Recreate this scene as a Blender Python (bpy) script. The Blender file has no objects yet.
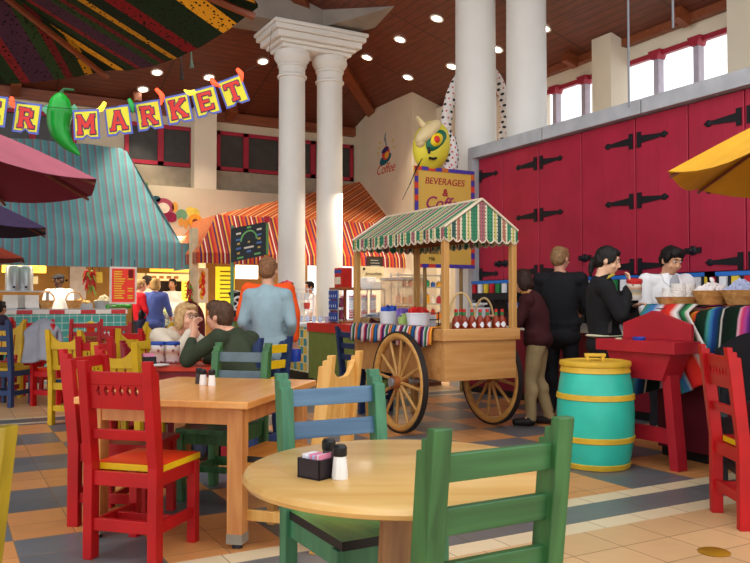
import bpy, bmesh, math, random
from mathutils import Vector, Matrix, noise
RN = random.Random(11)
SC = bpy.context.scene
COL = SC.collection
PI = math.pi
TMP = bpy.data.scenes.new('workbench')      # scratch scene for evaluating meshes, removed at the end
# ---------------------------------------------------------------- camera model
H, F = 1.25, 785.0
YAW = math.radians(29); PITCH = math.atan(20.5 / 785)
CA, SA = math.cos(YAW), math.sin(YAW)
def cam(r, f, z=0.0):            # r metres right of / f metres ahead of the viewer -> room coordinates
    return Vector((r * CA + f * SA, -r * SA + f * CA, z))
def pxd(px, d, z=0.0): return cam((px - 375) / F * d, d, z)
def ray(px, py):
    r, u = px - 375, 281.5 - py
    Y = F * math.cos(PITCH) - u * math.sin(PITCH); Z = F * math.sin(PITCH) + u * math.cos(PITCH)
    return Vector((r * CA + Y * SA, -r * SA + Y * CA, Z))
def at(px, py, d):
    v = ray(px, py); k = d / (v.x * SA + v.y * CA); return Vector((v.x * k, v.y * k, H + v.z * k))
def onx(px, py, x):
    v = ray(px, py); k = x / v.x; return Vector((x, v.y * k, H + v.z * k))
def ony(px, py, y):
    v = ray(px, py); k = y / v.y; return Vector((v.x * k, y, H + v.z * k))
def onz(px, py, z=0.0):
    v = ray(px, py); k = (z - H) / v.z; return Vector((v.x * k, v.y * k, z))
def az(phi): return -math.radians(phi + 29)     # facing phi degrees right of the view direction
# ---------------------------------------------------------------- mesh builder
class MB:
    def __init__(s): s.v = []; s.f = []; s.m = []; s.u = []
    def add(s, vs, fs, m=0, uv=None):
        b = len(s.v); s.v += [tuple(p) for p in vs]
        for i, f in enumerate(fs):
            s.f.append([b + k for k in f]); s.m.append(m); s.u.append(uv[i] if uv else None)
        return s
    def bx(s, x0, x1, y0, y1, z0, z1, m=0):
        return s.add([(x0,y0,z0),(x1,y0,z0),(x1,y1,z0),(x0,y1,z0),(x0,y0,z1),(x1,y0,z1),(x1,y1,z1),(x0,y1,z1)],
            [(0,3,2,1),(4,5,6,7),(0,1,5,4),(1,2,6,5),(2,3,7,6),(3,0,4,7)], m)
    def box(s, c, d, rot=None, m=0):
        M = Matrix.Translation(c) @ (rot.to_4x4() if rot else Matrix())
        x, y, z = d[0]/2, d[1]/2, d[2]/2
        vs = [M @ Vector(p) for p in ((-x,-y,-z),(x,-y,-z),(x,y,-z),(-x,y,-z),(-x,-y,z),(x,-y,z),(x,y,z),(-x,y,z))]
        return s.add(vs, [(0,3,2,1),(4,5,6,7),(0,1,5,4),(1,2,6,5),(2,3,7,6),(3,0,4,7)], m)
    def bar(s, a, b, w, h, m=0, up=(0,0,1)):    # box beam from a to b
        a, b = Vector(a), Vector(b); d = (b - a); L = d.length; d.normalize()
        upv = Vector(up)
        if abs(d.dot(upv)) > .99: upv = Vector((0,1,0))
        x = d.cross(upv).normalized(); z = x.cross(d).normalized()
        M = Matrix((x, d, z)).transposed()
        return s.box((a + b) / 2, (w, L, h), M, m)
    def prism(s, poly, ax, a, b, m=0):
        n = len(poly)
        def P(p, t): return (t, p[0], p[1]) if ax == 'x' else (p[0], t, p[1]) if ax == 'y' else (p[0], p[1], t)
        vs = [P(p, a) for p in poly] + [P(p, b) for p in poly]
        fs = [tuple(range(n))[::-1], tuple(range(n, 2*n))] + [(i, (i+1) % n, n + (i+1) % n, n + i) for i in range(n)]
        return s.add(vs, fs, m)
    def cyl(s, p0, p1, r0, r1=None, n=14, m=0, cap=True):
        r1 = r0 if r1 is None else r1
        p0, p1 = Vector(p0), Vector(p1); d = (p1 - p0).normalized()
        x = d.orthogonal().normalized(); y = d.cross(x)
        vs = [p0 + (x*math.cos(2*PI*i/n) + y*math.sin(2*PI*i/n))*r0 for i in range(n)] + [p1 + (x*math.cos(2*PI*i/n) + y*math.sin(2*PI*i/n))*r1 for i in range(n)]
        fs = [(i, (i+1) % n, n + (i+1) % n, n + i) for i in range(n)]
        if cap: fs += [tuple(range(n))[::-1], tuple(range(n, 2*n))]
        return s.add(vs, fs, m)
    def cap(s, p0, p1, r0, r1=None):            # capsule
        r1 = r0 if r1 is None else r1
        s.cyl(p0, p1, r0, r1, 14); s.ell(p0, (r0,)*3, 12); return s.ell(p1, (r1,)*3, 12)
    def tube(s, path, r, n=8, closed=False, m=0):
        pts = [Vector(p) for p in path]; N = len(pts); rr = r if isinstance(r, (list, tuple)) else [r]*N
        vs = []; pv = None
        for i, p in enumerate(pts):
            t = (pts[(i+1) % N] - pts[i-1]) if closed else (pts[min(i+1, N-1)] - pts[max(i-1, 0)])
            t.normalize()
            if pv is None: x = t.orthogonal().normalized()
            else: x = (pv - t * pv.dot(t)).normalized()
            pv = x; y = t.cross(x)
            vs += [p + (x*math.cos(2*PI*k/n) + y*math.sin(2*PI*k/n))*rr[i] for k in range(n)]
        fs = []
        for i in range(N if closed else N-1):
            j = (i+1) % N
            fs += [(i*n+k, i*n+(k+1) % n, j*n+(k+1) % n, j*n+k) for k in range(n)]
        if not closed: fs += [tuple(range(n))[::-1], tuple(range((N-1)*n, N*n))]
        return s.add(vs, fs, m)
    def lathe(s, prof, n=28, c=(0,0,0), m=0):
        vs = []; c = Vector(c)
        for r, z in prof: vs += [c + Vector((r*math.cos(2*PI*k/n), r*math.sin(2*PI*k/n), z)) for k in range(n)]
        fs = []
        for i in range(len(prof)-1): fs += [(i*n+k, i*n+(k+1) % n, (i+1)*n+(k+1) % n, (i+1)*n+k) for k in range(n)]
        cl = prof[0] == prof[-1]
        if prof[0][0] > 1e-5 and not cl: fs.append(tuple(range(n))[::-1])
        if prof[-1][0] > 1e-5 and not cl: fs.append(tuple(range((len(prof)-1)*n, len(prof)*n)))
        return s.add(vs, fs, m)
    def ell(s, c, r, n=16, M=None, m=0):
        c = Vector(c); h = n//2; vs = []
        if isinstance(r, (int, float)): r = (r, r, r)
        for i in range(h+1):
            t = PI*i/h
            for k in range(n):
                p = Vector((r[0]*math.sin(t)*math.cos(2*PI*k/n), r[1]*math.sin(t)*math.sin(2*PI*k/n), r[2]*math.cos(t)))
                vs.append(c + (M @ p if M else p))
        fs = [(i*n+k, (i+1)*n+k, (i+1)*n+(k+1) % n, i*n+(k+1) % n) for i in range(h) for k in range(n)]
        return s.add(vs, fs, m)
    def torus(s, c, R, r, ax=(0,0,1), n=28, k=8, m=0):
        c = Vector(c); a = Vector(ax).normalized(); x = a.orthogonal().normalized(); y = a.cross(x)
        return s.tube([c + (x*math.cos(2*PI*i/n) + y*math.sin(2*PI*i/n))*R for i in range(n)], r, k, True, m)
    def quad(s, p, m=0, uv=None): return s.add(p, [tuple(range(len(p)))], m, [uv] if uv else None)
    def mesh(s, name, mats, smooth=None):
        me = bpy.data.meshes.new(name); me.from_pydata(s.v, [], s.f)
        for mt in (mats if isinstance(mats, (list, tuple)) else [mats]): me.materials.append(mt)
        for p, k in zip(me.polygons, s.m): p.material_index = k
        if any(u for u in s.u):
            ul = me.uv_layers.new(name='UVMap')
            for p, u in zip(me.polygons, s.u):
                if u:
                    for li, q in zip(p.loop_indices, u): ul.data[li].uv = q
        b = bmesh.new(); b.from_mesh(me)
        bmesh.ops.remove_doubles(b, verts=b.verts, dist=1e-6) if smooth else None
        bmesh.ops.recalc_face_normals(b, faces=b.faces); b.to_mesh(me); b.free()
        if smooth is not None:
            me.polygons.foreach_set('use_smooth', [True]*len(me.polygons)); me.set_sharp_from_angle(angle=math.radians(smooth))
        return me
    def build(s, name, mats, parent=None, loc=None, rz=0, smooth=None, bevel=0):
        me = s.mesh(name, mats, smooth); return link(name, me, parent, loc, rz, bevel)
def link(name, me, parent=None, loc=None, rz=0, bevel=0):
    o = bpy.data.objects.new(name, me); COL.objects.link(o)
    if parent: o.parent = parent
    if loc is not None: o.location = loc
    if rz: o.rotation_euler = (0, 0, rz)
    if bevel:
        b = o.modifiers.new('Bevel', 'BEVEL'); b.width = bevel; b.segments = 2; b.limit_method = 'ANGLE'; b.angle_limit = math.radians(40)
    return o
def tag(o, label, cat, group=None, kind=None):
    o['label'] = label; o['category'] = cat
    if group: o['group'] = group
    if kind: o['kind'] = kind
    return o
def thing(name, label, cat, loc=(0,0,0), rz=0, group=None):
    o = bpy.data.objects.new(name, None); COL.objects.link(o); o.empty_display_size = .05
    o.location = loc; o.rotation_euler = (0, 0, rz); return tag(o, label, cat, group)
def struct(o, label=None):
    o['kind'] = 'structure'
    if label: o['label'] = label
    return o
def dup(o, loc=None, rz=None, label=None, group=None, parent=None):
    c = o.copy(); COL.objects.link(c)
    if parent: c.parent = parent
    if loc is not None: c.location = loc
    if rz is not None: c.rotation_euler = (0, 0, rz)
    if label: c['label'] = label
    if group: c['group'] = group
    for ch in list(o.children): dup(ch, parent=c)
    return c
def remesh(mb, name, mat, vox=.012, it=4, wob=0, ws=9):
    me = mb.mesh(name + '_src', mat); o = bpy.data.objects.new('tmp', me); TMP.collection.objects.link(o)
    r = o.modifiers.new('R', 'REMESH'); r.mode = 'VOXEL'; r.voxel_size = vox
    if it: q = o.modifiers.new('S', 'SMOOTH'); q.factor = .5; q.iterations = it
    TMP.view_layers[0].update(); dg = TMP.view_layers[0].depsgraph
    out = bpy.data.meshes.new_from_object(o.evaluated_get(dg)); bpy.data.objects.remove(o); bpy.data.meshes.remove(me)
    out.name = name
    if not out.materials: out.materials.append(mat)
    out.polygons.foreach_set('use_smooth', [True]*len(out.polygons))
    if wob:
        for v in out.vertices:
            k = noise.noise(Vector((v.co.x*ws*1.6, v.co.y*ws*1.6, v.co.z*ws*.8)))
            v.co += v.normal * (k*wob)
    return out
# ---------------------------------------------------------------- materials
def S(r, g=None, b=None):
    if g is None: r, g, b = (int(r[i:i+2], 16) for i in (0, 2, 4))
    f = lambda c: (c/255/12.92) if c/255 <= .04045 else ((c/255 + .055)/1.055)**2.4
    return (f(r), f(g), f(b), 1)
def newmat(name):
    m = bpy.data.materials.new(name); m.use_nodes = True; t = m.node_tree
    return m, t.nodes, t.links, t.nodes['Principled BSDF']
def mul(c, k): return (min(1, c[0]*k), min(1, c[1]*k), min(1, c[2]*k), 1)
def ramp(N, stops, mode='LINEAR'):
    r = N.new('ShaderNodeValToRGB'); r.color_ramp.interpolation = mode; e = r.color_ramp.elements
    while len(e) > 1: e.remove(e[-1])
    e[0].position = stops[0][0]; e[0].color = stops[0][1]
    for p, c in stops[1:]: q = e.new(p); q.color = c
    return r
CACHE = {}
def paint(c, rough=.55, var=.12, scale=7, metal=0, bump=0, chip=None, name=None):
    key = ('p', c, rough, var, scale, metal, bump, chip)
    if key in CACHE: return CACHE[key]
    col = S(c) if isinstance(c, str) else c
    m, N, L, B = newmat(name or 'paint_%s' % c)
    tc = N.new('ShaderNodeTexCoord'); nz = N.new('ShaderNodeTexNoise'); nz.inputs['Scale'].default_value = scale; nz.inputs['Detail'].default_value = 5
    L.new(tc.outputs['Object'], nz.inputs['Vector'])
    rp = ramp(N, [(.3, mul(col, 1-var)), (.7, mul(col, 1+var))]); L.new(nz.outputs['Fac'], rp.inputs['Fac'])
    out = rp.outputs['Color']
    if chip:
        n2 = N.new('ShaderNodeTexNoise'); n2.inputs['Scale'].default_value = 22; n2.inputs['Detail'].default_value = 3
        L.new(tc.outputs['Object'], n2.inputs['Vector'])
        r2 = ramp(N, [(.66, (0,0,0,1)), (.70, (1,1,1,1))]); L.new(n2.outputs['Fac'], r2.inputs['Fac'])
        mx = N.new('ShaderNodeMix'); mx.data_type = 'RGBA'; L.new(r2.outputs['Color'], mx.inputs[0]); L.new(out, mx.inputs[6]); mx.inputs[7].default_value = S(chip)
        out = mx.outputs[2]
    L.new(out, B.inputs['Base Color']); B.inputs['Roughness'].default_value = rough; B.inputs['Metallic'].default_value = metal; B.inputs['Specular IOR Level'].default_value = .3
    if bump:
        bp = N.new('ShaderNodeBump'); bp.inputs['Strength'].default_value = bump; bp.inputs['Distance'].default_value = .01
        L.new(nz.outputs['Fac'], bp.inputs['Height']); L.new(bp.outputs['Normal'], B.inputs['Normal'])
    CACHE[key] = m; return m
def wood(c1, c2, ax='x', rough=.4, s=1.0, coat=0):
    key = ('w', c1, c2, ax, rough, s)
    if key in CACHE: return CACHE[key]
    m, N, L, B = newmat('wood_' + c1)
    tc = N.new('ShaderNodeTexCoord'); mp = N.new('ShaderNodeMapping'); k = [14*s]*3; k['xyz'.index(ax)] = 1.3*s; mp.inputs['Scale'].default_value = k
    nz = N.new('ShaderNodeTexNoise'); nz.inputs['Scale'].default_value = 1.5; nz.inputs['Detail'].default_value = 6; nz.inputs['Distortion'].default_value = .6
    L.new(tc.outputs['Object'], mp.inputs['Vector']); L.new(mp.outputs['Vector'], nz.inputs['Vector'])
    rp = ramp(N, [(.3, S(c1)), (.5, tuple((a+b)/2 for a, b in zip(S(c1), S(c2)))), (.72, S(c2))]); L.new(nz.outputs['Fac'], rp.inputs['Fac'])
    L.new(rp.outputs['Color'], B.inputs['Base Color']); B.inputs['Roughness'].default_value = rough
    B.inputs['Coat Weight'].default_value = coat; B.inputs['Coat Roughness'].default_value = .2
    CACHE[key] = m; return m
def glow(c, k, name='lamp_glow'):
    m, N, L, B = newmat(name); B.inputs['Base Color'].default_value = S(c); B.inputs['Emission Color'].default_value = S(c); B.inputs['Emission Strength'].default_value = k; return m
def glassy(c='ffffff', a=.15, rough=.05, name='clear_glass'):
    m, N, L, B = newmat(name); B.inputs['Base Color'].default_value = S(c); B.inputs['Alpha'].default_value = a; B.inputs['Roughness'].default_value = rough; return m
def stripes(name, stops, period=1.0, axis=0, rough=.8, smooth=False, motif=None, speck=None, var=.1, coord='UV'):
    """bands of colour across the cloth's own u coordinate, repeated every <period>"""
    m, N, L, B = newmat(name)
    tc = N.new('ShaderNodeTexCoord'); sp = N.new('ShaderNodeSeparateXYZ'); L.new(tc.outputs[coord], sp.inputs[0])
    d = N.new('ShaderNodeMath'); d.operation = 'DIVIDE'; d.inputs[1].default_value = period; L.new(sp.outputs[axis], d.inputs[0])
    fr = N.new('ShaderNodeMath'); fr.operation = 'FRACT'; L.new(d.outputs[0], fr.inputs[0])
    rp = ramp(N, [(p, S(c)) for p, c in stops], 'LINEAR' if smooth else 'CONSTANT'); L.new(fr.outputs[0], rp.inputs['Fac'])
    out = rp.outputs['Color']
    if motif:                     # (scale, threshold, colour): woven figures
        vz = N.new('ShaderNodeTexVoronoi'); vz.distance = 'MANHATTAN'; vz.inputs['Scale'].default_value = motif[0]; vz.inputs['Randomness'].default_value = motif[3] if len(motif) > 3 else 0
        L.new(tc.outputs[coord], vz.inputs['Vector'])
        r2 = ramp(N, [(0, (1,1,1,1)), (motif[1], (0,0,0,1))], 'CONSTANT'); L.new(vz.outputs['Distance'], r2.inputs['Fac'])
        mx = N.new('ShaderNodeMix'); mx.data_type = 'RGBA'; L.new(r2.outputs['Color'], mx.inputs[0]); L.new(out, mx.inputs[6]); mx.inputs[7].default_value = S(motif[2]); out = mx.outputs[2]
    nz = N.new('ShaderNodeTexNoise'); nz.inputs['Scale'].default_value = 3; nz.inputs['Detail'].default_value = 6; L.new(tc.outputs['Object'], nz.inputs['Vector'])
    r3 = ramp(N, [(.3, (1-var,)*3+(1,)), (.7, (1,1,1,1))]); L.new(nz.outputs['Fac'], r3.inputs['Fac'])
    mm = N.new('ShaderNodeMix'); mm.data_type = 'RGBA'; mm.blend_type = 'MULTIPLY'; mm.inputs[0].default_value = 1; L.new(out, mm.inputs[6]); L.new(r3.outputs['Color'], mm.inputs[7])
    L.new(mm.outputs[2], B.inputs['Base Color']); B.inputs['Roughness'].default_value = rough
    B.inputs['Specular IOR Level'].default_value = .2
    return m
def tiles(name, px, py, ox, oy, ca, cb=None, grout='a08c70', cw=None, rough=.35, gw=.008, var=.12, coord='Object', axes=(0,1)):
    """square tiles px by py with grout; cb gives a checker of blocks cw tiles wide"""
    m, N, L, B = newmat(name)
    def mt(op, a, b=None):
        n = N.new('ShaderNodeMath'); n.operation = op
        for i, q in enumerate((a, b)):
            if q is None: continue
            if isinstance(q, (int, float)): n.inputs[i].default_value = q
            else: L.new(q, n.inputs[i])
        return n.outputs[0]
    tc = N.new('ShaderNodeTexCoord'); sp = N.new('ShaderNodeSeparateXYZ'); L.new(tc.outputs[coord], sp.inputs[0])
    tx = mt('DIVIDE', mt('SUBTRACT', sp.outputs[axes[0]], ox), px); ty = mt('DIVIDE', mt('SUBTRACT', sp.outputs[axes[1]], oy), py)
    gx = mt('LESS_THAN', mt('FRACT', tx), gw/px); gy = mt('LESS_THAN', mt('FRACT', ty), gw/py); g = mt('MAXIMUM', gx, gy)
    cx = N.new('ShaderNodeCombineXYZ'); L.new(mt('FLOOR', tx), cx.inputs[0]); L.new(mt('FLOOR', ty), cx.inputs[1])
    wn = N.new('ShaderNodeTexWhiteNoise'); wn.noise_dimensions = '3D'; L.new(cx.outputs[0], wn.inputs['Vector'])
    nz = N.new('ShaderNodeTexNoise'); nz.inputs['Scale'].default_value = 9; nz.inputs['Detail'].default_value = 8; L.new(tc.outputs[coord], nz.inputs['Vector'])
    f = mt('ADD', mt('MULTIPLY', wn.outputs['Value'], .5), mt('MULTIPLY', nz.outputs['Fac'], .5))
    ra = ramp(N, [(.2, mul(S(ca), 1-var)), (.8, mul(S(ca), 1+var))]); L.new(f, ra.inputs['Fac']); out = ra.outputs['Color']
    if cb:
        rb = ramp(N, [(.2, mul(S(cb), 1-var*1.3)), (.8, mul(S(cb), 1+var*1.3))]); L.new(f, rb.inputs['Fac'])
        par = mt('FLOORED_MODULO', mt('ADD', mt('FLOOR', mt('DIVIDE', tx, cw)), mt('FLOOR', mt('DIVIDE', ty, cw))), 2)
        mx = N.new('ShaderNodeMix'); mx.data_type = 'RGBA'; L.new(par, mx.inputs[0]); L.new(out, mx.inputs[6]); L.new(rb.outputs['Color'], mx.inputs[7]); out = mx.outputs[2]
    mg = N.new('ShaderNodeMix'); mg.data_type = 'RGBA'; L.new(g, mg.inputs[0]); L.new(out, mg.inputs[6]); mg.inputs[7].default_value = S(grout)
    L.new(mg.outputs[2], B.inputs['Base Color'])
    L.new(mt('ADD', mt('MULTIPLY', g, .3), rough), B.inputs['Roughness'])
    bp = N.new('ShaderNodeBump'); bp.inputs['Strength'].default_value = .35; bp.inputs['Distance'].default_value = .004; bp.invert = True
    L.new(g, bp.inputs['Height']); L.new(bp.outputs['Normal'], B.inputs['Normal'])
    return m
def lettering(s, size, mat, parent, loc, rot=(PI/2, 0, 0), shear=0, ext=.002, off=0, name='lettering', align='CENTER', sx=1.0):
    cu = bpy.data.curves.new('txt', 'FONT'); cu.body = s; cu.size = size; cu.extrude = ext; cu.align_x = align; cu.align_y = 'CENTER'; cu.shear = shear; cu.offset = off
    o = bpy.data.objects.new('tmp', cu); TMP.collection.objects.link(o)
    TMP.view_layers[0].update(); dg = TMP.view_layers[0].depsgraph; me = bpy.data.meshes.new_from_object(o.evaluated_get(dg))
    bpy.data.objects.remove(o); bpy.data.curves.remove(cu); me.materials.clear(); me.materials.append(mat)
    q = link(name, me, parent, loc); q.rotation_euler = rot; q.scale = (sx, 1, 1); return q
# ================================================================ THE SETTING
XC, YB, EAVE, SL = 9.4, 16.4, 5.33, .30
XD = 6.75                                   # face of the red wall cabinets
M_TAN = tiles('tan_tile', .335, .285, 3.07, 3.21, 'd2a878', grout='9a7450', gw=.007, var=.10)
M_WHITE = tiles('ivory_tile', .335, .4, 3.24, 3.0, 'ddc7a2', grout='a58a68', gw=.007, var=.07)
M_SLATE = tiles('slate_tile', .67, .6, 3.1, 3.36, '686868', grout='6b6058', gw=.005, var=.22)
M_CHK = tiles('terracotta_and_slate_tile', .31, .2985, .97, 3.94, 'cf8d52', '64666a', grout='8f6c4c', cw=2, gw=.005, var=.16)
M_CHK0 = tiles('terracotta_and_slate_tile_edge', .31, .2985, .97, 3.6, 'cf8d52', '64666a', grout='8f6c4c', cw=2, gw=.005, var=.16)
f = MB(); X0, X1 = -16, 14
for y0, y1, k in ((-7, 3.21, 0), (3.21, 3.36, 1), (3.36, 3.645, 2), (3.645, 3.79, 1), (3.79, 3.95, 4), (3.95, 8.82, 3), (8.82, 8.90, 1), (8.90, 9.20, 2), (9.20, 9.30, 1),
                  (9.30, 11.6, 0), (11.6, 11.75, 1), (11.75, 12.05, 2), (12.05, 12.2, 1), (12.2, 20, 3)):
    f.quad([(X0,y0,0),(X1,y0,0),(X1,y1,0),(X0,y1,0)], k)
struct(f.build('floor', [M_TAN, M_WHITE, M_SLATE, M_CHK, M_CHK0]))
M_CREAM = paint('cfc0a6', .85, .05, 2); M_CREAM2 = paint('d9cdb6', .85, .04, 2)
# ---- ceiling: two boarded slopes meeting at a hip
def boards(name, ax, sax):
    m, N, L, B = newmat(name)
    tc = N.new('ShaderNodeTexCoord'); sp = N.new('ShaderNodeSeparateXYZ'); L.new(tc.outputs['Object'], sp.inputs[0])
    def mt(op, a, b):
        n = N.new('ShaderNodeMath'); n.operation = op
        for i, q in enumerate((a, b)):
            if isinstance(q, (int, float)): n.inputs[i].default_value = q
            else: L.new(q, n.inputs[i])
        return n.outputs[0]
    t = mt('MULTIPLY', sp.outputs[ax], 7.0); g = mt('LESS_THAN', mt('FRACT', t, 0), .14)
    t2 = mt('DIVIDE', sp.outputs[sax], 1.9); g2 = mt('LESS_THAN', mt('FRACT', t2, 0), .025); g = mt('MAXIMUM', g, g2)
    mp = N.new('ShaderNodeMapping'); k = [3, 3, 3]; k[ax] = 20; mp.inputs['Scale'].default_value = k; L.new(tc.outputs['Object'], mp.inputs['Vector'])
    nz = N.new('ShaderNodeTexNoise'); nz.inputs['Scale'].default_value = 1; nz.inputs['Detail'].default_value = 6; L.new(mp.outputs[0], nz.inputs['Vector'])
    rp = ramp(N, [(.25, S('542719')), (.75, S('733b26'))]); L.new(nz.outputs['Fac'], rp.inputs['Fac'])
    mx = N.new('ShaderNodeMix'); mx.data_type = 'RGBA'; L.new(g, mx.inputs[0]); L.new(rp.outputs['Color'], mx.inputs[6]); mx.inputs[7].default_value = S('482214')
    L.new(mx.outputs[2], B.inputs['Base Color']); B.inputs['Roughness'].default_value = .5; return m
def zA(x): return EAVE + SL * (XC - x)
def zB(y): return EAVE + SL * (YB - y)
def zc(x, y): return min(zA(x), zB(y))
o_ = MB(); YC0 = 4.2; xl = 1.5; yl = xl + YB - XC
for t in (0, .12):
    o_.quad([(XC+.3, YC0, zA(XC+.3)+t), (XC+.3, YB+.3, zA(XC+.3)+t), (xl, yl, zA(xl)+t), (xl, YC0, zA(xl)+t)], 0)
    o_.quad([(XC+.3, YB+.3, zB(YB+.3)+t), (-14, YB+.3, zB(YB+.3)+t), (-14, yl, zB(yl)+t), (xl, yl, zB(yl)+t)], 1)
struct(o_.build('ceiling', [boards('ceiling_boards', 0, 1), boards('ceiling_boards_back', 1, 0)]))
M_BEAM = wood('6e3418', '8e4a26', 'x', .5)
# rafters: hip and ends
def beam(name, a, b, w=.16, h=.2):
    return struct(MB().bar(a, b, w, h).build(name, M_BEAM))
beam('trim_1', (XC-.05, YB-.05, EAVE-.02), (2.0, 2.0+YB-XC, zA(2.0)-.06), .22, .16)
beam('trim_2', (XC-.05, 4.25, EAVE-.03), (XC-.05, YB, EAVE-.03), .16, .12)
beam('trim_3', (-13, YB-.05, EAVE-.09), (XC, YB-.05, EAVE-.09), .18, .2)
n = 4
for y in (14.4, 12.1, 9.8, 7.55, 5.3):
    beam('trim_%d' % n, (XC-.1, y, zA(XC-.1)-.10), (XC-.36, y, zA(XC-.36)-.10), .12, .18); n += 1
for x in (5.4, 3.4, 1.2, -1.0):
    beam('trim_%d' % n, (x, YB-.1, zB(YB-.1)-.12), (x, YB-.5, zB(YB-.5)-.12), .16, .2); n += 1
# ---- right wall above the cabinets: clerestory
M_RED = paint('8e1f33', .5, .1); M_FRAME = paint('9c2436', .5, .1)
M_PANE = glassy('e8f2ff', .06, .02, 'window_glass')
ws, wt = 3.5, EAVE - .30
w = MB(); w.bx(XC, XC+.25, -3, YB+.3, 0, ws); w.bx(XC, XC+.25, -3, YB+.3, wt, EAVE+.02)
for a, b in ((10.85, 16.7),): w.bx(XC, XC+.25, a, b, ws, wt)
struct(w.build('wall_right', M_CREAM2))
# piers that stand forward of the clerestory
def pier(name, y0, y1, x0=XC-.36):
    q = MB().bx(x0, XC+.02, y0, y1, 3.5, zA(x0)-.01); return struct(q.build(name, M_CREAM2))
yp0, yp1 = onx(592, 90, XC-.36).y, onx(611, 90, XC-.36).y
pier('trim_20', yp1, yp0)
yq = onx(727, 40, XC-.36).y
pier('trim_21', yq-1.1, yq)
def clerestory(k, ya, yb, mulls):
    fr = MB(); 
    fr.bx(XC+.02, XC+.10, ya, yb, wt-.07, wt); fr.bx(XC+.02, XC+.10, ya, yb, ws, ws+.06)
    for y in (ya+.03, yb-.03): fr.bx(XC+.02, XC+.10, y-.03, y+.03, ws, wt)
    o = struct(fr.build('window_%d' % k, M_FRAME))
    for y in mulls:
        q = MB(); q.bx(XC-.02, XC+.10, y-.045, y+.045, ws, wt)
        p = q.build('mullion', paint('b0a8b4', .5), o); p['label'] = 'grey mullion'
        c = MB(); c.prism([(y-.11, wt), (y+.11, wt), (y+.06, wt-.13), (y-.06, wt-.13)], 'x', XC-.07, XC+.11); c.ell((XC-.02, y, 4.12), (.08, .10, .09), 12)
        p = c.build('mullion_cap', M_FRAME, o)
    p = MB().bx(XC+.055, XC+.06, ya, yb, ws, wt).build('pane', M_PANE, o)
    return o
def cy(px, py=80): return onx(px, py, XC).y
clerestory(1, yq-4, cy(621), [cy(657), cy(697)])
clerestory(2, cy(600), 10.85, [cy(584), cy(555)])
# ---- concrete ledge over the cabinets
M_CONC = paint('b0b3b8', .8, .12, 5, bump=.15)
ld = MB()
yl_end = onx(468, 200, XD-.12).y
for a, b in ((-2, 1.2), (1.22, 3.9), (3.92, 6.0), (6.02, 7.6), (7.62, yl_end)): ld.bx(XD-.12, XC, a, b, 3.30, 3.46)
struct(ld.build('trim_22', M_CONC))
struct(MB().bx(XD-.12, XD+.5, yl_end-.11, yl_end, 0, 3.30).build('trim_23', M_CONC))
# ---- back wall with the red framed windows
op = 2.35
w = MB(); w.bx(-14, 8.6, YB, YB+.25, op, EAVE+.02)
struct(w.build('wall_back', M_CREAM))
M_DARKP = paint('3d3b38', .25, .15)
def backwin(k, pa, pb, ys, zs=(4.09, 4.94)):
    xa, xb = ony(pa, 150, YB).x, ony(pb, 150, YB).x; z0, z1 = zs; fr = MB(); y0, y1 = YB-.07, YB-.005
    for x in (xa+.04, xb-.04): fr.bx(x-.04, x+.04, y0, y1, z0, z1)
    for z in (z0+.04, z1-.04): fr.bx(xa, xb, y0, y1, z-.04, z+.04)
    for p in ys: x = ony(p, 150, YB).x; fr.bx(x-.06, x+.06, y0, y1, z0, z1)
    o = struct(fr.build('window_%d' % k, M_FRAME))
    MB().bx(xa, xb, YB-.03, YB-.002, z0, z1).build('pane', M_DARKP, o)
    MB().bx(xa-.05, xb+.05, YB-.06, YB-.002, z0-.45, z0-.02).build('spandrel', paint('9b8f7c', .8), o)
backwin(3, 124, 193, [160]); backwin(4, 216, 352, [245, 280, 312]); backwin(5, -80, 76, [-10, 32])
xa, xb = ony(194, 150, YB-.3).x, ony(216, 150, YB-.3).x
struct(MB().bx(xa, xb, YB-.34, YB, 3.6, EAVE).build('trim_24', M_CREAM2))
YW = YB-.35
struct(MB().bx(-14, 8.5, YW, YB, op, 3.62).build('wall_stalls', M_CREAM))
# ---- projecting corner block with the painted coffee cup
XM, YM = 8.5, 13.75
struct(MB().bx(XM, XC, YM, YB, 0, zA(XM)).build('wall_corner', M_CREAM))
struct(MB().bx(XC-.3, XC, YM-.5, YM, 0, EAVE).build('trim_25', M_CREAM2))
# ---- walls behind the food stalls
k = MB(); k.bx(-14, 8.5, 19.0, 19.2, 0, 3.0)
struct(k.build('wall_kitchen', paint('b98a48', .7, .12, 3)))
struct(MB().bx(-14, 8.5, YB+.25, 19, 3.0, 3.1).build('ceiling_kitchen', paint('cdbb98', .8)))
pp = ony(193.5, 260, 14.4).x
struct(MB().bx(pp-.055, pp+.055, 14.3, 14.5, 0, 2.62).build('trim_26', paint('d8c8a4', .7)))
struct(MB().bx(pp+.75, pp+.85, 16.6, 19, 0, 3.0).build('wall_stall', paint('e6d3a6', .7)))
struct(MB().bx(4.95, 5.05, 16.7, 19, 0, 3.0).build('wall_cafe', paint('e6d6b4', .7)))
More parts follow.
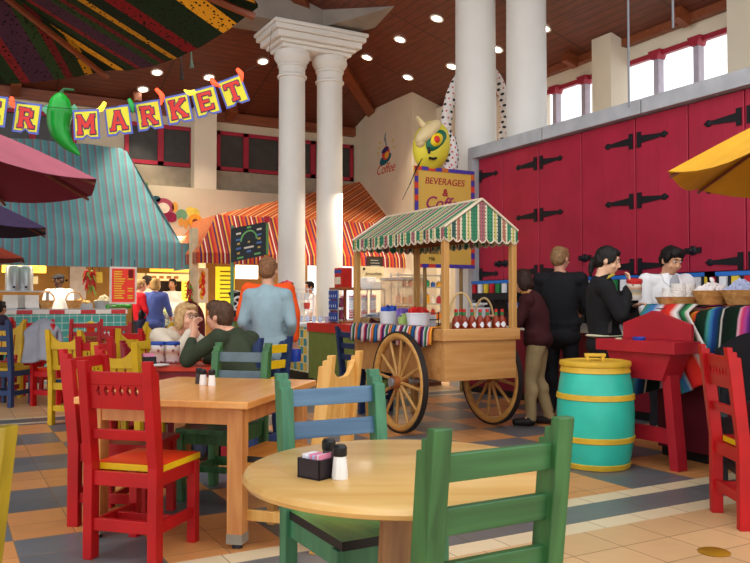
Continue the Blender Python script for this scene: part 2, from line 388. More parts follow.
# ---- columns
M_COL = paint('e2dfd8', .45, .03, 2)
def column(label, x, y, R, ztop, capital=True, base=True):
    t = thing('column', label, 'column', (x, y, 0), 0, 'white round columns')
    hb = ztop - (.46 if capital else 0)
    s = MB(); s.lathe([(R*1.0, 0), (R*1.0, hb*.25), (R*.985, hb*.6), (R*.95, hb)], 40)
    s.build('shaft', M_COL, t, smooth=40)
    if base: MB().lathe([(R*1.3, 0), (R*1.3, .1), (R*1.2, .14), (R*1.22, .2), (R*1.05, .26), (R, .28)], 40).build('base', M_COL, t, smooth=30)
    if capital:
        b = MB(); r = R
        b.lathe([(r_, hb + (z_-hb)*.74) for r_, z_ in [(r*.95, hb-.01), (r*1.08, hb), (r*1.10, hb+.04), (r*1.02, hb+.07), (r*.97, hb+.09), (r*.97, hb+.25), (r*1.07, hb+.265), (r*1.08, hb+.30), (r*1.0, hb+.315), (r*1.05, hb+.33),
                 (r*1.20, hb+.40), (r*1.32, hb+.47), (r*1.34, hb+.52), (r*1.28, hb+.53), (r*1.28, hb+.62)]], 40)
        b.build('capital', M_COL, t, smooth=30)
    return t
DC = 13.8
c1, c2 = pxd(291.5, DC), pxd(328.5, DC+.35)
c2.y = c1.y; c2.x = c1.x + (c2 - c1).length
c1 = pxd(291.5, DC); c2.x = ony(329.5, 200, c1.y).x
RC = .24
zt = at(300, 53, DC).z
column('left one of the two slim white columns sharing one capital', c1.x, c1.y, RC, zt)
column('right one of the two slim white columns sharing one capital', c2.x, c2.y, RC, zt)
ab = MB(); xm, ym = (c1.x + c2.x)/2, c1.y; hx = (c2.x - c1.x)/2
for e, a, b in ((.30, 0, .07), (.36, .07, .13), (.44, .13, .24), (.50, .24, .33), (.53, .33, .40)): ab.bx(xm-hx-e, xm+hx+e, ym-e, ym+e, zt+a, zt+b)
tag(ab.build('column_abacus', M_COL, bevel=.02), 'stepped white slab resting on the paired slim columns', 'column slab')
zt += .40
zcap = zt
# concrete beams that the pair carries
M_CONC2 = paint('8a8178', .8, .12, 3, bump=.1)
q = MB(); q.bx(-9, xm+hx+.35, ym-.35, ym+.35, zt, zt+.5); struct(q.build('trim_27', M_CONC2))
q = MB(); q.bar((xm+.15, ym+.1, zt+.26), (xm+.15+2.9, ym-4.9, zt+.26+.35), .6, .5); struct(q.build('trim_28', M_CONC2))
RB = .315
ca_ = Vector((7.05, onx(476, 200, 7.05).y, 0)); cb_ = Vector((7.5, onx(526.5, 100, 7.5).y, 0))
column('thick white column beside the tall red cabinets', ca_.x, ca_.y, RB, zA(ca_.x)+.05, False)
column('thick white column rising from behind the red cabinets', cb_.x, cb_.y, RB*.96, zA(cb_.x)+.05, False)
# ---- downlights
M_TRIMW = paint('e8e0d4', .4, .02); M_LENS = glow('fff2dc', 9.0)
def ceil_hit(px, py):
    v = ray(px, py); tA = (EAVE + SL*XC - H) / (v.z + SL*v.x); tB = (EAVE + SL*YB - H) / (v.z + SL*v.y)
    k = min(tA, tB); return v * k + Vector((0, 0, H)), ('A' if tA < tB else 'B')
names = {(437,18): 'highest of the small round ceiling lights right of the paired columns', (400,39): 'ceiling downlight below and left of the highest one right of the columns', (367,57): 'ceiling downlight closest to the right column of the slim pair',
 (408,77): 'ceiling downlight above the corner wall with the coffee cup mural', (263,61): 'ceiling downlight just left of the paired slim columns', (209,77): 'ceiling downlight over the letter E card of the banner',
 (452,66): 'ceiling downlight peeking out left of the thick column beside the cabinets', (497,49): 'ceiling downlight seen between the two thick white columns', (544,28): 'ceiling downlight peeking out right of the second thick column',
 (157,72): 'ceiling downlight over the letter R card of the banner', (143,89): 'lowest ceiling downlight, over the letter A card of the banner', (194,43): 'ceiling downlight at the hem of the big patterned parasol'}
for (px, py), lb in names.items():
    p, s_ = ceil_hit(px, py); nrm = Vector((SL, 0, 1)).normalized() if s_ == 'A' else Vector((0, SL, 1)).normalized()
    t = thing('ceiling_downlight', lb, 'ceiling light', p - nrm*.005, 0, 'recessed ceiling downlights')
    t.rotation_euler = nrm.to_track_quat('Z', 'Y').to_euler()
    MB().lathe([(.085, -.012), (.12, -.012), (.12, .0), (.085, .0), (.085, -.012)], 24).build('trim_ring', M_TRIMW, t, smooth=30)
    MB().lathe([(.0, -.006), (.088, -.006), (.088, .02), (0, .02)], 24).build('lens', M_LENS, t)
# thin suspension rods in front of the clerestory
for px, pt, pb, d, lb in ((629, -10, 107, 8.3, 'longer of two thin grey rods hanging in front of the clerestory'), (673, -10, 28, 8.0, 'shorter of two thin grey rods hanging in front of the clerestory')):
    p = at(px, pb, d); tag(MB().cyl((p.x, p.y, p.z), (p.x, p.y, zA(p.x)), .012).build('hanging_rod', paint('7d7f85', .4)), lb, 'rod')
# ---- wall paintings
def blob(mb, c, rx, rz, y, rot=0, n=18, k=0):
    pts = [(c[0] + rx*math.cos(a)*math.cos(rot) - rz*math.sin(a)*math.sin(rot), c[1] + rx*math.cos(a)*math.sin(rot) + rz*math.sin(a)*math.cos(rot)) for a in [2*PI*i/n for i in range(n)]]
    mb.prism(pts, 'y', y-.004, y, k)
t = thing('fruit_mural', 'painted garland of fruit and chillies on the cream wall above the stalls', 'mural', (0, 0, 0))
def fr_(px, py): v = ony(px, py, YW); return (v.x, v.z)
for nm, col, items in (('eggplant_painting', '2a5560', [(156,199,4,3)]), ('ring_painting', 'a0465a', [(163,207,9.5,8.5)]), ('melon_painting', 'e6d8c4', [(163.2,208,5.5,5)]), ('grape_painting', '8d1f45', [(168,216,4.5,4),(172,217,4,4.5),(171,219,5,3)]),
    ('pepper_painting', 'd99a45', [(175,207,2.5,5),(181,222,2.5,4),(186,224,2,5)]), ('cabbage_painting', '6f9c78', [(181.5,215,5,5.5)]), ('gourd_painting', 'dcc452', [(190,211,3.5,4),(194,214,5,6)]), ('papaya_painting', 'e09a2e', [(195,221,6.5,6.5)]), ('papaya_heart_painting', '7c3a24', [(195,221,2.5,2.2)]),
    ('chilli_painting', 'c4262e', [(201,233,1.4,5),(205,237,1.6,4.5),(192.5,229,1.2,3.5)]), ('leaf_painting', '5e7c4a', [(204.5,231,1.6,3),(147,186,1,4),(143.5,184,.8,4)])):
    b = MB()
    lv = {'melon_painting': .006, 'papaya_painting': .004, 'papaya_heart_painting': .008, 'grape_painting': .003}.get(nm, 0)
    for i, (px, py, rx, ry) in enumerate(items):
        c = fr_(px, py); s_ = 17.0/F; blob(b, c, rx*s_*1.1, ry*s_, YW - lv - .0005*i - .001, rot=-.3 if 'chil' in nm else 0)
    b.build(nm, paint(col, .8, .15, 9), t)
# coffee cup mural on the corner block (faces -x)
t = thing('coffee_cup_mural', 'painted steaming cup and saucer with red lettering on corner wall', 'mural', (0, 0, 0))
def bx_(mb, px, py, ry, rz, off, rot=0):
    c = onx(px, py, XM); pts = []
    for i in range(20):
        a = 2*PI*i/20; u, v = ry*math.cos(a), rz*math.sin(a)
        pts.append((c.y - (u*math.cos(rot) - v*math.sin(rot)), c.z + u*math.sin(rot) + v*math.cos(rot)))
    mb.prism(pts, 'x', XM - off - .003, XM - off)
for nm, col, its in (('saucer_painting', '1c5a66', [(385.5,159,.26,.11,.002,.25)]), ('cup_painting', 'c8342c', [(386,153,.17,.15,.004,.2)]), ('cup_band_painting', 'e0a03a', [(387,155,.10,.07,.006,.3)]), ('rim_painting', '2b2a63', [(385.5,150,.16,.055,.008,.2)]),
    ('steam_painting', '7f8a83', [(386,143,.03,.14,.002,.2),(385,137,.03,.10,.002,-.3)]), ('ray_painting', 'd6b24c', [(379,148,.06,.02,.002,.2),(380,143,.06,.02,.002,-.6),(393,141,.07,.02,.002,.7),(394.5,147,.06,.02,.002,.1),(378,153,.05,.02,.002,0)])):
    b = MB()
    for a in its: bx_(b, *a)
    b.build(nm, paint(col, .8, .1), t)
p = onx(385.5, 169, XM); lettering('Coffee', .30, paint('b8402e', .8), t, (XM-.004, p.y, p.z), (PI/2, 0, -PI/2), .35)
# ================================================================ CHAIRS AND TABLES
P_RED = paint('ab0f14', .38, .14, 5, chip=None); P_REDSEAT = paint('d4330f', .35, .12, 5); P_GREEN = wood('1f4a26', '3f7640', 'z', .42, .8); P_GREENX = wood('1d4626', '3c7442', 'x', .42, .8); P_GREEN2 = wood('235c42', '44845c', 'z', .42, .8)
P_BLUE = wood('385878', '5c809c', 'x', .42, .8); P_NAVY = paint('24365c', .45, .2, 6); P_YEL = paint('c29a16', .45, .16, 6); P_YEL2 = paint('e0b512', .45, .14, 6)
P_OAK = wood('c48136', 'dba255', 'z', .38); P_DKG = wood('22341c', '3c5a2c', 'y', .3, .6); P_GRN3 = wood('3f7434', '6a9f4a', 'y', .35, .6); P_BLACK = paint('1c1c1e', .4, .2)
P_DKR = paint('8c1420', .4, .15)
def chair(kind, name, label, loc, rz, post, slat=None, seat=None, edge=None, panel=None, front=None, h=.97, w=.40, dp=.40, group=None):
    slat = slat or post; seat = seat or post; edge = edge or seat; panel = panel or slat; front = front or post
    t = thing(name, label, 'chair', (loc[0], loc[1], 0), rz, group)
    hw = w/2; yb = -dp/2; pw = .05
    rk = .06                                       # backward rake of the post at the top
    for s in (-1, 1):
        pr = [(yb-.045, 0), (yb+.02, 0), (yb+.02, .46), (yb-rk+.032, h-.055), (yb-rk+.012, h-.055), (yb-rk+.010, h-.026), (yb-rk-.012, h-.026), (yb-rk-.014, h), (yb-rk-.046, h), (yb-.045, .46)]
        MB().prism(pr, 'x', s*hw-pw/2, s*hw+pw/2).build('leg', post, t, bevel=.004)
        MB().bx(s*(hw-.005)-.024, s*(hw-.005)+.024, dp/2-.035, dp/2+.015, 0, .425).build('leg', front, t, bevel=.004)
        MB().bx(s*(hw-.005)-.012, s*(hw-.005)+.012, yb+.01, dp/2-.03, .13, .185).build('stretcher', front, t, bevel=.003)
        MB().bx(s*(hw-.005)-.012, s*(hw-.005)+.012, yb+.01, dp/2-.03, .36, .428).build('apron', front, t, bevel=.002)
    MB().bx(-hw+.02, hw-.02, -.012, .012, .14, .18).build('stretcher', front, t, bevel=.003)
    MB().bx(-hw+.02, hw-.02, yb-.03, yb, .14, .20).build('stretcher', post, t, bevel=.003)
    MB().bx(-hw+.02, hw-.02, dp/2-.025, dp/2, .36, .428).build('apron', front, t, bevel=.002)
    MB().bx(-hw+.02, hw-.02, yb-.03, yb-.005, .36, .428).build('apron', post, t, bevel=.002)
    # seat: dished board, its edge in the second colour
    sm = MB(); x0, x1, y0, y1 = -hw-.01, hw+.01, yb+.022, dp/2+.035
    nx, ny = 12, 10; vs = []; 
    for j in range(ny+1):
        for i in range(nx+1):
            x = x0+(x1-x0)*i/nx; y = y0+(y1-y0)*j/ny
            d = ((x/.17)**2 + ((y-.01)/.16)**2); vs.append((x, y, .460 - (.010*max(0, 1-d) if d < 1 else 0)))
    fs = [(j*(nx+1)+i, j*(nx+1)+i+1, (j+1)*(nx+1)+i+1, (j+1)*(nx+1)+i) for j in range(ny) for i in range(nx)]
    sm.add(vs, fs, 0); b = [(x0,y0),(x1,y0),(x1,y1),(x0,y1)]
    bot = [(p[0], p[1], .428) for p in b]; top = [(p[0], p[1], .460) for p in b]
    sm.add(bot + top, [(3,2,1,0), (0,1,5,4), (1,2,6,5), (2,3,7,6), (3,0,4,7)], 1)
    sm.build('seat', [seat, edge], t)
    def yat(z): return yb - .0125 - (rk)*(z-.46)/(h-.46)
    def rail(nm, z0, z1, mt, th=.024, extra=None):
        q = MB(); a, c = yat(z0), yat(z1)
        q.prism([(a-th/2, z0), (a+th/2, z0), (c+th/2, z1), (c-th/2, z1)], 'x', -hw+pw/2-.008, hw-pw/2+.008); return q.build(nm, mt, t, bevel=.003)
    if kind == 'ladder':
        for z0, z1 in ((h-.13, h-.065), (h-.255, h-.19), (h-.385, h-.32)): rail('slat', z0, z1, slat)
    elif kind == 'diamond':
        zt, zb = h-.055, h-.235; zs0, zs1 = h-.175, h-.118
        rail('top_rail', zs1, zt, slat)
        q = MB(); n = 6; xa, xb = -hw+pw/2-.006, hw-pw/2+.006; cw = (xb-xa-.07)/n
        def P(x, z, o): return (x, yat(z)+o, z)
        def pris(pts):
            k = len(pts); vs = [P(x, z, -.012) for x, z in pts] + [P(x, z, .012) for x, z in pts]
            q.add(vs, [tuple(range(k))[::-1], tuple(range(k, 2*k))] + [(i, (i+1) % k, k+(i+1) % k, k+i) for i in range(k)])
        def rec(a, b, c, d): pris([(a, c), (b, c), (b, d), (a, d)])
        rec(xa, xb, zb, zs0); rec(xa, xa+.035, zs0, zs1); rec(xb-.035, xb, zs0, zs1); mz = (zs0+zs1)/2
        for i in range(n):
            a = xa+.035+i*cw; b_ = a+cw; g = cw*.16; m_ = (a+b_)/2
            rec(a, a+g, zs0, zs1); rec(b_-g, b_, zs0, zs1)
            for tri in ([(a+g, zs0), (m_, zs0), (a+g, mz)], [(m_, zs0), (b_-g, zs0), (b_-g, mz)], [(b_-g, mz), (b_-g, zs1), (m_, zs1)], [(m_, zs1), (a+g, zs1), (a+g, mz)]): pris(tri)
        q.build('carved_panel', panel, t)
        rail('mid_rail', h-.385, h-.335, slat)
    else:                                         # scooped top rail over upright splats
        q = MB(); xa, xb = -hw+pw/2-.006, hw-pw/2+.006; zt = h-.03; pts = [(xa, h-.20), (xb, h-.20)]
        for i in range(13):
            u = i/12; x = xb+(xa-xb)*u; d = abs(2*u-1); pts.append((x, h-.125 + .085*max(0, (d-.30)/.70)**1.6 if d > .3 else h-.125))
        yv = yat(h-.1); q.prism(pts, 'y', yv-.013, yv+.013); q.build('top_rail', slat, t, bevel=.003)
        rail('lower_rail', .56, .61, slat)
        for i in range(4):
            x = xa + (xb-xa)*(i+.5)/4; ww = (xb-xa)/4*.36; z0, z1 = .60, h-.19
            q = MB(); y0_, y1_ = yat(z0), yat(z1)
            vs = []
            for z, yy in ((z0, y0_), (z1, y1_)):
                k = 1.15 if (i % 2) else .95
                vs += [(x-ww*k, yy-.008, z), (x+ww*k, yy-.008, z), (x+ww*k, yy+.008, z), (x-ww*k, yy+.008, z)]
            q.add(vs, [(0,3,2,1),(4,5,6,7),(0,1,5,4),(1,2,6,5),(2,3,7,6),(3,0,4,7)]); q.build('splat', panel, t)
    return t
def by_back(r0, f0, phi, dp=.40):                 # seat centre from the middle of the back posts (camera-side metres)
    p = cam(r0, f0); a = math.radians(phi + 29); return (p.x + math.sin(a)*(dp/2+.02), p.y + math.cos(a)*(dp/2+.02))
G = 'painted wooden dining chairs'
chair('ladder', 'dining_chair', 'nearest green ladder-back chair seen from behind at the round table', by_back(.268, 1.90, -29), az(-29), P_GREEN, P_GREENX, P_DKG, P_BLACK, group=G, w=.36)
chair('ladder', 'dining_chair', 'green chair with two blue back slats on far side of the round table', by_back(-.148, 3.12, 151), az(151), P_GREEN2, P_BLUE, P_GRN3, P_BLACK, group=G, w=.41, dp=.43)
chair('diamond', 'dining_chair', 'large red chair with diamond cutouts, orange seat and yellow seat edge', by_back(-1.225, 3.80, 16), az(16), P_RED, P_RED, P_REDSEAT, P_YEL2, group=G, w=.355, dp=.37)
chair('diamond', 'dining_chair', 'red chair with yellow back panel, side-on behind the large red chair', by_back(-1.66, 4.62, 98), az(98), P_RED, P_RED, P_DKR, P_RED, P_YEL, group=G, w=.40, h=.985)
chair('ladder', 'dining_chair', 'olive green chair with grey slat tucked under far side of the square table', by_back(-.93, 5.33, 196), az(196), P_GREEN, paint('5b6a70', .5, .2), P_DKG, P_GREEN, group=G, w=.37, dp=.44)
P_NAT = wood('c98c3c', 'dfae62', 'z', .4)
chair('splat', 'dining_chair', 'unpainted natural wood chair with slotted splats right of the square table', by_back(-.235, 4.13, -71), az(-71), P_NAT, P_NAT, wood('a8641f', 'bf7a30', 'x', .4), P_BLACK, group=G, w=.40, dp=.44, h=.985)
chair('splat', 'dining_chair', 'mustard yellow chair cut off by the near lower-left frame edge', by_back(-.935, 1.62, -80), az(-80), wood('8c7616', 'b89c28', 'z', .4), group=G, w=.36)
chair('diamond', 'dining_chair', 'red chair in front of the serape covered counter at right', by_back(2.02, 4.52, 92), az(92), P_RED, P_RED, P_RED, P_YEL2, group=G, w=.38, h=1.0)
# chairs further back on the left
chair('ladder', 'dining_chair', 'navy blue ladder chair at the far left frame edge', by_back(-4.5, 9.35, 10), az(10), P_NAVY, P_NAVY, P_YEL, group=G, h=1.04, w=.38)
chair('splat', 'dining_chair', 'yellow chair peeking out behind the navy ladder chair', by_back(-4.82, 10.3, 190), az(190), P_YEL, group=G, h=1.02, front=P_DKR)
chair('ladder', 'dining_chair', 'red chair carrying the draped grey jacket', by_back(-3.92, 9.35, 30), az(30), P_RED, P_RED, P_REDSEAT, group=G, h=1.0, w=.44)
chair('splat', 'dining_chair', 'yellow scoop-backed chair just right of the grey jacket', by_back(-3.12, 7.98, 12), az(12), P_YEL, P_YEL, P_YEL2, P_NAVY, group=G, w=.36)
chair('diamond', 'dining_chair', 'red chair with yellow slotted panel between scoop-backed yellow chairs', by_back(-2.27, 6.45, 8), az(8), P_RED, P_RED, P_RED, P_RED, P_YEL, group=G, w=.27, h=.97)
chair('splat', 'dining_chair', 'yellow scoop-backed chair right behind the large red chair', by_back(-1.96, 6.02, 10), az(10), P_YEL, group=G, w=.33, h=.945)
chair('splat', 'dining_chair', 'yellow chair side-on between the couple and the wooden tables', by_back(-2.28, 7.55, -20), az(-20), P_YEL, group=G, w=.36, h=1.0)
chair('diamond', 'dining_chair', 'red chair with yellow slotted panel, just left of the blue-lidded jars', by_back(-2.62, 8.4, 15), az(15), P_RED, P_RED, P_RED, P_RED, P_YEL, group=G, w=.34)
chair('ladder', 'dining_chair', 'blue chair with yellow slats under the man in the green sweater', by_back(-.84, 6.22, -62), az(-62), P_NAVY, P_YEL2, P_NAVY, group=G, w=.40, h=.975)
chair('splat', 'dining_chair', 'dark red chair under the blonde seated woman', by_back(-2.12, 7.25, 128), az(128), P_DKR, group=G, w=.38, h=.9)
chair('ladder', 'dining_chair', 'navy blue chair left of the cart near the green counter', by_back(-.27, 9.0, 55), az(55), P_NAVY, group=G, w=.40, h=.97)
chair('ladder', 'dining_chair', 'red ladder chair at the far wooden table with the red cup', by_back(-4.25, 11.55, 170), az(170), P_RED, P_RED, P_REDSEAT, group=G, w=.42, h=1.0)
chair('diamond', 'dining_chair', 'red chair left of the far red ladder chair', by_back(-4.95, 11.5, 185), az(185), P_RED, P_RED, P_RED, P_RED, P_YEL, group=G, w=.42, h=1.0)
chair('diamond', 'dining_chair', 'red diamond-panelled chair right of the far red ladder chair', by_back(-3.75, 11.3, 165), az(165), P_RED, P_RED, paint('4f9a94', .5), P_RED, group=G, w=.42, h=.96)
chair('splat', 'dining_chair', 'yellow chair beside the small boxes at the tiled counter end', by_back(-2.95, 10.6, 200), az(200), P_YEL, P_YEL, P_YEL, P_NAVY, group=G, w=.40, h=.98)
chair('splat', 'dining_chair', 'tall red chair left of the draped grey jacket', by_back(-5.05, 10.75, 100), az(100), P_RED, group=G, w=.42, h=1.04)
chair('splat', 'dining_chair', 'black chair at the right frame edge holding the dark coat', by_back(2.60, 5.42, 190), az(190), P_BLACK, group=G, w=.40, h=.92)
# ---- tables
W_TOP = wood('cd9c54', 'e0b874', 'x', .28, .6, .3); W_TOP2 = wood('d2863c', 'e4a45c', 'y', .3, .6, .3); W_LEG = wood('b46c34', 'd09050', 'z', .45)
def square_table(label, center, rz, L, W, top, leg, h=.75, inset=.09, group=None, caster=True):
    t = thing('dining_table', label, 'table', (center[0], center[1], 0), rz, group)
    MB().bx(-W/2, W/2, -L/2, L/2, h-.038, h).build('tabletop', top, t, bevel=.006)
    i = inset
    for s in (-1, 1):
        MB().bx(s*(W/2-i+.02)-.012, s*(W/2-i+.02)+.012, -L/2+i, L/2-i, h-.125, h-.038).build('apron', leg, t)
        MB().bx(-W/2+i, W/2-i, s*(L/2-i+.02)-.012, s*(L/2-i+.02)+.012, h-.125, h-.038).build('apron', leg, t)
        for q in (-1, 1):
            x, y = s*(W/2-i), q*(L/2-i)
            o = MB().prism([(x-.042, y-.042), (x+.042, y-.042), (x+.042, y+.042), (x-.042, y+.042)], 'z', .045, h-.038).build('leg', leg, t, bevel=.004)
            if caster:
                MB().bx(x-.043, x+.043, y-.043, y+.043, .025, .075).build('metal_ferrule', paint('8d8578', .4, .15), o)
                MB().cyl((x, y, 0), (x, y, .03), .028, .022).build('glide', P_BLACK, o)
    return t
def corner(r, f, phi, L, W):                     # table centre from its corner closest to the viewer
    a = math.radians(phi); e = (math.sin(a), math.cos(a)); w = (-math.cos(a), math.sin(a))
    return cam(r + e[0]*L/2 + w[0]*W/2, f + e[1]*L/2 + w[1]*W/2)
sq = corner(-.635, 3.93, 13, 1.16, .98)
square_table('square oak table with scuffed legs left of the round table', sq, az(13), 1.16, .98, W_TOP2, W_LEG)
rt = thing('round_table', 'round golden oak pedestal table in the foreground', 'table', cam(.085, 2.41), az(0))
MB().lathe([(0, .708), (.455, .708), (.478, .716), (.486, .729), (.478, .742), (.462, .75), (0, .75)], 72).build('tabletop', W_TOP, rt, smooth=30)
MB().lathe([(.10, .03), (.115, .06), (.085, .3), (.066, .66), (.13, .69), (.13, .708)], 12).build('pedestal', wood('7c5230', 'a97b4c', 'z', .5), rt)
for k in range(4):
    a = k*PI/2 + .5; MB().bar((.05*math.cos(a), .05*math.sin(a), .045), (.30*math.cos(a), .30*math.sin(a), .025), .07, .05).build('foot', wood('7c5230', 'a97b4c', 'x', .5), rt, bevel=.006)
square_table('red table between the couple, with the blue-lidded jars', cam(-1.45, 6.5), az(5), .86, .85, paint('c23218', .35, .12), P_DKR, caster=False, group='tables further back')
square_table('far pale wooden table with the red cup', cam(-4.12, 12.15), az(5), .8, .95, W_TOP, W_LEG, caster=False, group='tables further back')
square_table('pale wooden table behind the red chair with slotted panel', cam(-2.95, 9.45), az(5), .8, .8, W_TOP, W_LEG, caster=False, group='tables further back')
square_table('small teal topped table close to the tiled counter', cam(-3.15, 12.0), az(5), .6, .7, paint('5aa79c', .4), P_GREEN, caster=False, group='tables further back')
# ---- things on the tables
M_SALT = paint('e9e6e2', .3, .04); M_PEP = paint('3a302c', .3, .2)
def shaker(label, loc, fill, grp='salt and pepper shakers', k=1.0):
    t = thing('salt_shaker' if fill is M_SALT else 'pepper_shaker', label, 'shaker', loc, 0, grp)
    MB().lathe([(.0225*k, 0), (.0235*k, .008), (.020*k, .05), (.017*k, .068)], 10).build('bottle', fill, t, smooth=20)
    MB().lathe([(.019*k, .064), (.0205*k, .068), (.0205*k, .088), (.015*k, .096), (0, .097)], 14).build('cap', P_BLACK, t, smooth=30)
def onz_t(px, py): p = onz(px, py, .75); return (p.x, p.y, .7505)
def fl(px, d, z): v = pxd(px, d); return (v.x, v.y, z)
shaker('white salt shaker with black cap beside the sugar caddy', fl(340, 2.235, .7505), M_SALT)
shaker('pepper shaker half hidden behind the salt on the round table', fl(329, 2.33, .7505), M_PEP)
shaker('right one of the two white salt shakers on the square table', fl(212.3, 4.70, .7505), M_SALT)
shaker('left one of the two white salt shakers on the square table', fl(203.6, 4.74, .7505), M_SALT)
shaker('dark pepper shaker left of the salts on the square table', fl(199.5, 4.82, .7505), M_PEP)
cd = thing('sugar_caddy', 'black sugar packet caddy on the round table', 'caddy', fl(316.5, 2.255, .7505), az(38))
b = MB(); w_, d_, h_ = .042, .033, .056
b.bx(-w_, w_, -d_, d_, 0, .006)
for s in (-1, 1): b.bx(s*w_-.0025*(1+s), s*w_+.0025*(1-s), -d_, d_, 0, h_); b.bx(-w_, w_, s*d_-.0025*(1+s), s*d_+.0025*(1-s), 0, h_)
b.build('tray', paint('241a20', .3, .2), cd)
PK = [paint('e8e4ea', .6), paint('e58aa6', .6), paint('b9c8e6', .6)]
for i in range(13):
    x = -.033 + .0055*i; c = 0 if i < 5 else (1 if i in (6, 7, 9, 10, 12) else 2 if i in (5, 8) else 0)
    q = MB(); q.box((0, 0, 0), (.0022, .050, .058)); o = q.build('sugar_packet', PK[c], None, None)
    tag(o, ('white', 'pink', 'pale blue')[c] + ' sugar packet standing in the black caddy', 'sugar packet', ('white', 'pink', 'pale blue')[c] + ' sugar packets in the caddy')
    a = az(38); o.location = Vector(cd.location) + Vector((x*math.cos(a), x*math.sin(a), .006 + .029 + RN.uniform(0, .006))); o.rotation_euler = (RN.uniform(-.05, .05), RN.uniform(-.12, .12), a)
# jars with blue lids, caddy, plates on the red table
M_JAR = stripes('painted_jar', [(0, '7a3a34'), (.10, 'e2dada'), (.30, 'd8c4b4'), (.45, 'c08a74'), (.6, 'd8c8b8'), (.74, 'e6e0e4')], .2, 2, .3, True, motif=(26, .42, '9a4a44', 1), coord='Object')
for px, lb in ((158.5, 'left one of two painted souvenir jars with blue lids'), (173, 'right one of two painted souvenir jars with blue lids')):
    t = thing('souvenir_jar', lb + ' on the red table', 'jar', fl(px, 6.42, .7505), 0, 'blue-lidded painted jars')
    MB().lathe([(.050, 0), (.056, .008), (.057, .14), (.053, .15)], 22).build('jar_body', M_JAR, t, smooth=40)
    MB().lathe([(.058, .15), (.060, .153), (.060, .172), (.055, .178), (0, .179)], 22).build('lid', paint('2b4fa6', .35), t, smooth=40)
t = thing('condiment_caddy', 'black condiment caddy left of the blue-lidded jars', 'caddy', fl(149, 6.2, .7505), 0)
MB().bx(-.05, .05, -.05, .05, 0, .07).build('tray', P_BLACK, t); MB().bx(-.04, .04, -.03, .03, .05, .095).build('packet_bundle', PK[1], t)
tag(MB().lathe([(0, 0), (.07, .003), (.095, .014), (.09, .016), (.065, .007), (0, .006)], 28).build('plate', M_SALT, None, fl(158, 6.1, .7505), smooth=40), 'white plate on the near edge of the red table', 'plate')
t = thing('drink_cup', 'red paper cup with yellow straw wrapper on the far wooden table', 'cup', fl(91, 11.95, .7505), 0)
MB().lathe([(.05, 0), (.075, .17), (.07, .17), (.045, .008), (0, .008)], 20).build('cup_body', paint('e23a1c', .4), t, smooth=40)
MB().ell((0, 0, .18), (.06, .06, .03), 12).build('filling', paint('ecd24a', .7), t); MB().cyl((.0, 0, .15), (.02, 0, .29), .006).build('straw', M_SALT, t)
q = MB()
for i in range(7): q.ell((RN.uniform(-.09, .09), RN.uniform(-.06, .06), .022), (.05, .04, .022), 8)
tag(link('napkin', remesh(q, 'napkin', paint('e6dfe2', .8), .012, 2, .01), None, fl(103, 11.95, .752)), 'crumpled white napkin beside the red paper cup', 'napkin')
t = thing('condiment_caddy', 'black condiment caddy on the middle pale wooden table', 'caddy', fl(114, 9.5, .7505), 0)
MB().bx(-.07, .07, -.05, .05, 0, .09).build('tray', P_BLACK, t); MB().bx(-.05, .05, -.03, .03, .07, .12).build('packet_bundle', PK[1], t)
# grey jacket over the red chair
def cloth_over(name, label, cat, base, rz, w, l1, l2, h, mat, th=.03):
    nx, ny = 26, 30; vs = []
    for j in range(ny+1):
        v = j/ny*(l1+l2) - l1
        for i in range(nx+1):
            u = (i/nx-.5)*w
            if v < 0: y, z = -.05 - .03*math.sin(u*20), h + v + .02*math.sin(u*14)*(-v/l1)
            else: y, z = .05 + .025*math.sin(u*17+1), h - v + .05*math.sin(u*9)*(v/l2)
            k = min(1, abs(v)/.06); y *= k; z -= (1-k)*0
            z += .035*math.cos(u*PI/w*1.6)*(1-min(1, abs(v)/.3)) - .05*(abs(u)/(w/2))**2
            vs.append((u*(1+.12*math.sin(v*9)), y + .012*noise.noise(Vector((u*9, v*9, 1))), z))
    m = MB(); m.add(vs, [(j*(nx+1)+i, j*(nx+1)+i+1, (j+1)*(nx+1)+i+1, (j+1)*(nx+1)+i) for j in range(ny) for i in range(nx)])
    o = m.build(name, mat, None, base, rz, smooth=60); s_ = o.modifiers.new('Solid', 'SOLIDIFY'); s_.thickness = th; s_.offset = 0
    return tag(o, label, cat)
jb = cam(-3.92, 9.30); cloth_over('jacket', 'grey jacket draped over a red chair back at left', 'jacket', (jb.x, jb.y, 0), az(30), .52, .46, .32, 1.02, paint('8d8e98', .9, .14, 4))
jb = cam(2.60, 5.43); cloth_over('coat', 'black coat hung over the chair at the right frame edge', 'coat', (jb.x, jb.y, 0), az(10), .44, .40, .34, .985, paint('17151a', .9, .2, 4), .05)
# ================================================================ THE CART
W_CART = wood('c48a42', 'd9a55c', 'y', .35, .8); W_CARTX = wood('ba8044', 'd29c60', 'x', .35, .8); W_POST = wood('b98446', 'd0a05c', 'z', .4); W_DARK = wood('8a4a1e', 'a8622e', 'x', .5)
M_TYRE = paint('2a2422', .6, .2); M_STEEL = paint('a4a7aa', .3, .08, metal=.45)
cx0, cx1, cy0, cy1 = 3.99, 4.805, 5.90, 7.66
ct = thing('vending_cart', 'wooden market cart with spoked wheels and striped green canopy', 'cart', ((cx0+cx1)/2, (cy0+cy1)/2, 0))
Lx, Ly = (cx1-cx0)/2, (cy1-cy0)/2
b = MB(); b.bx(-Lx, Lx, -Ly, -Ly+.02, .53, .92); b.bx(-Lx, Lx, Ly-.02, Ly, .53, .92); b.bx(-Lx, -Lx+.02, -Ly+.02, Ly-.02, .53, .92); b.bx(Lx-.02, Lx, -Ly+.02, Ly-.02, .53, .92); b.bx(-Lx+.02, Lx-.02, -Ly+.02, Ly-.02, .53, .55)
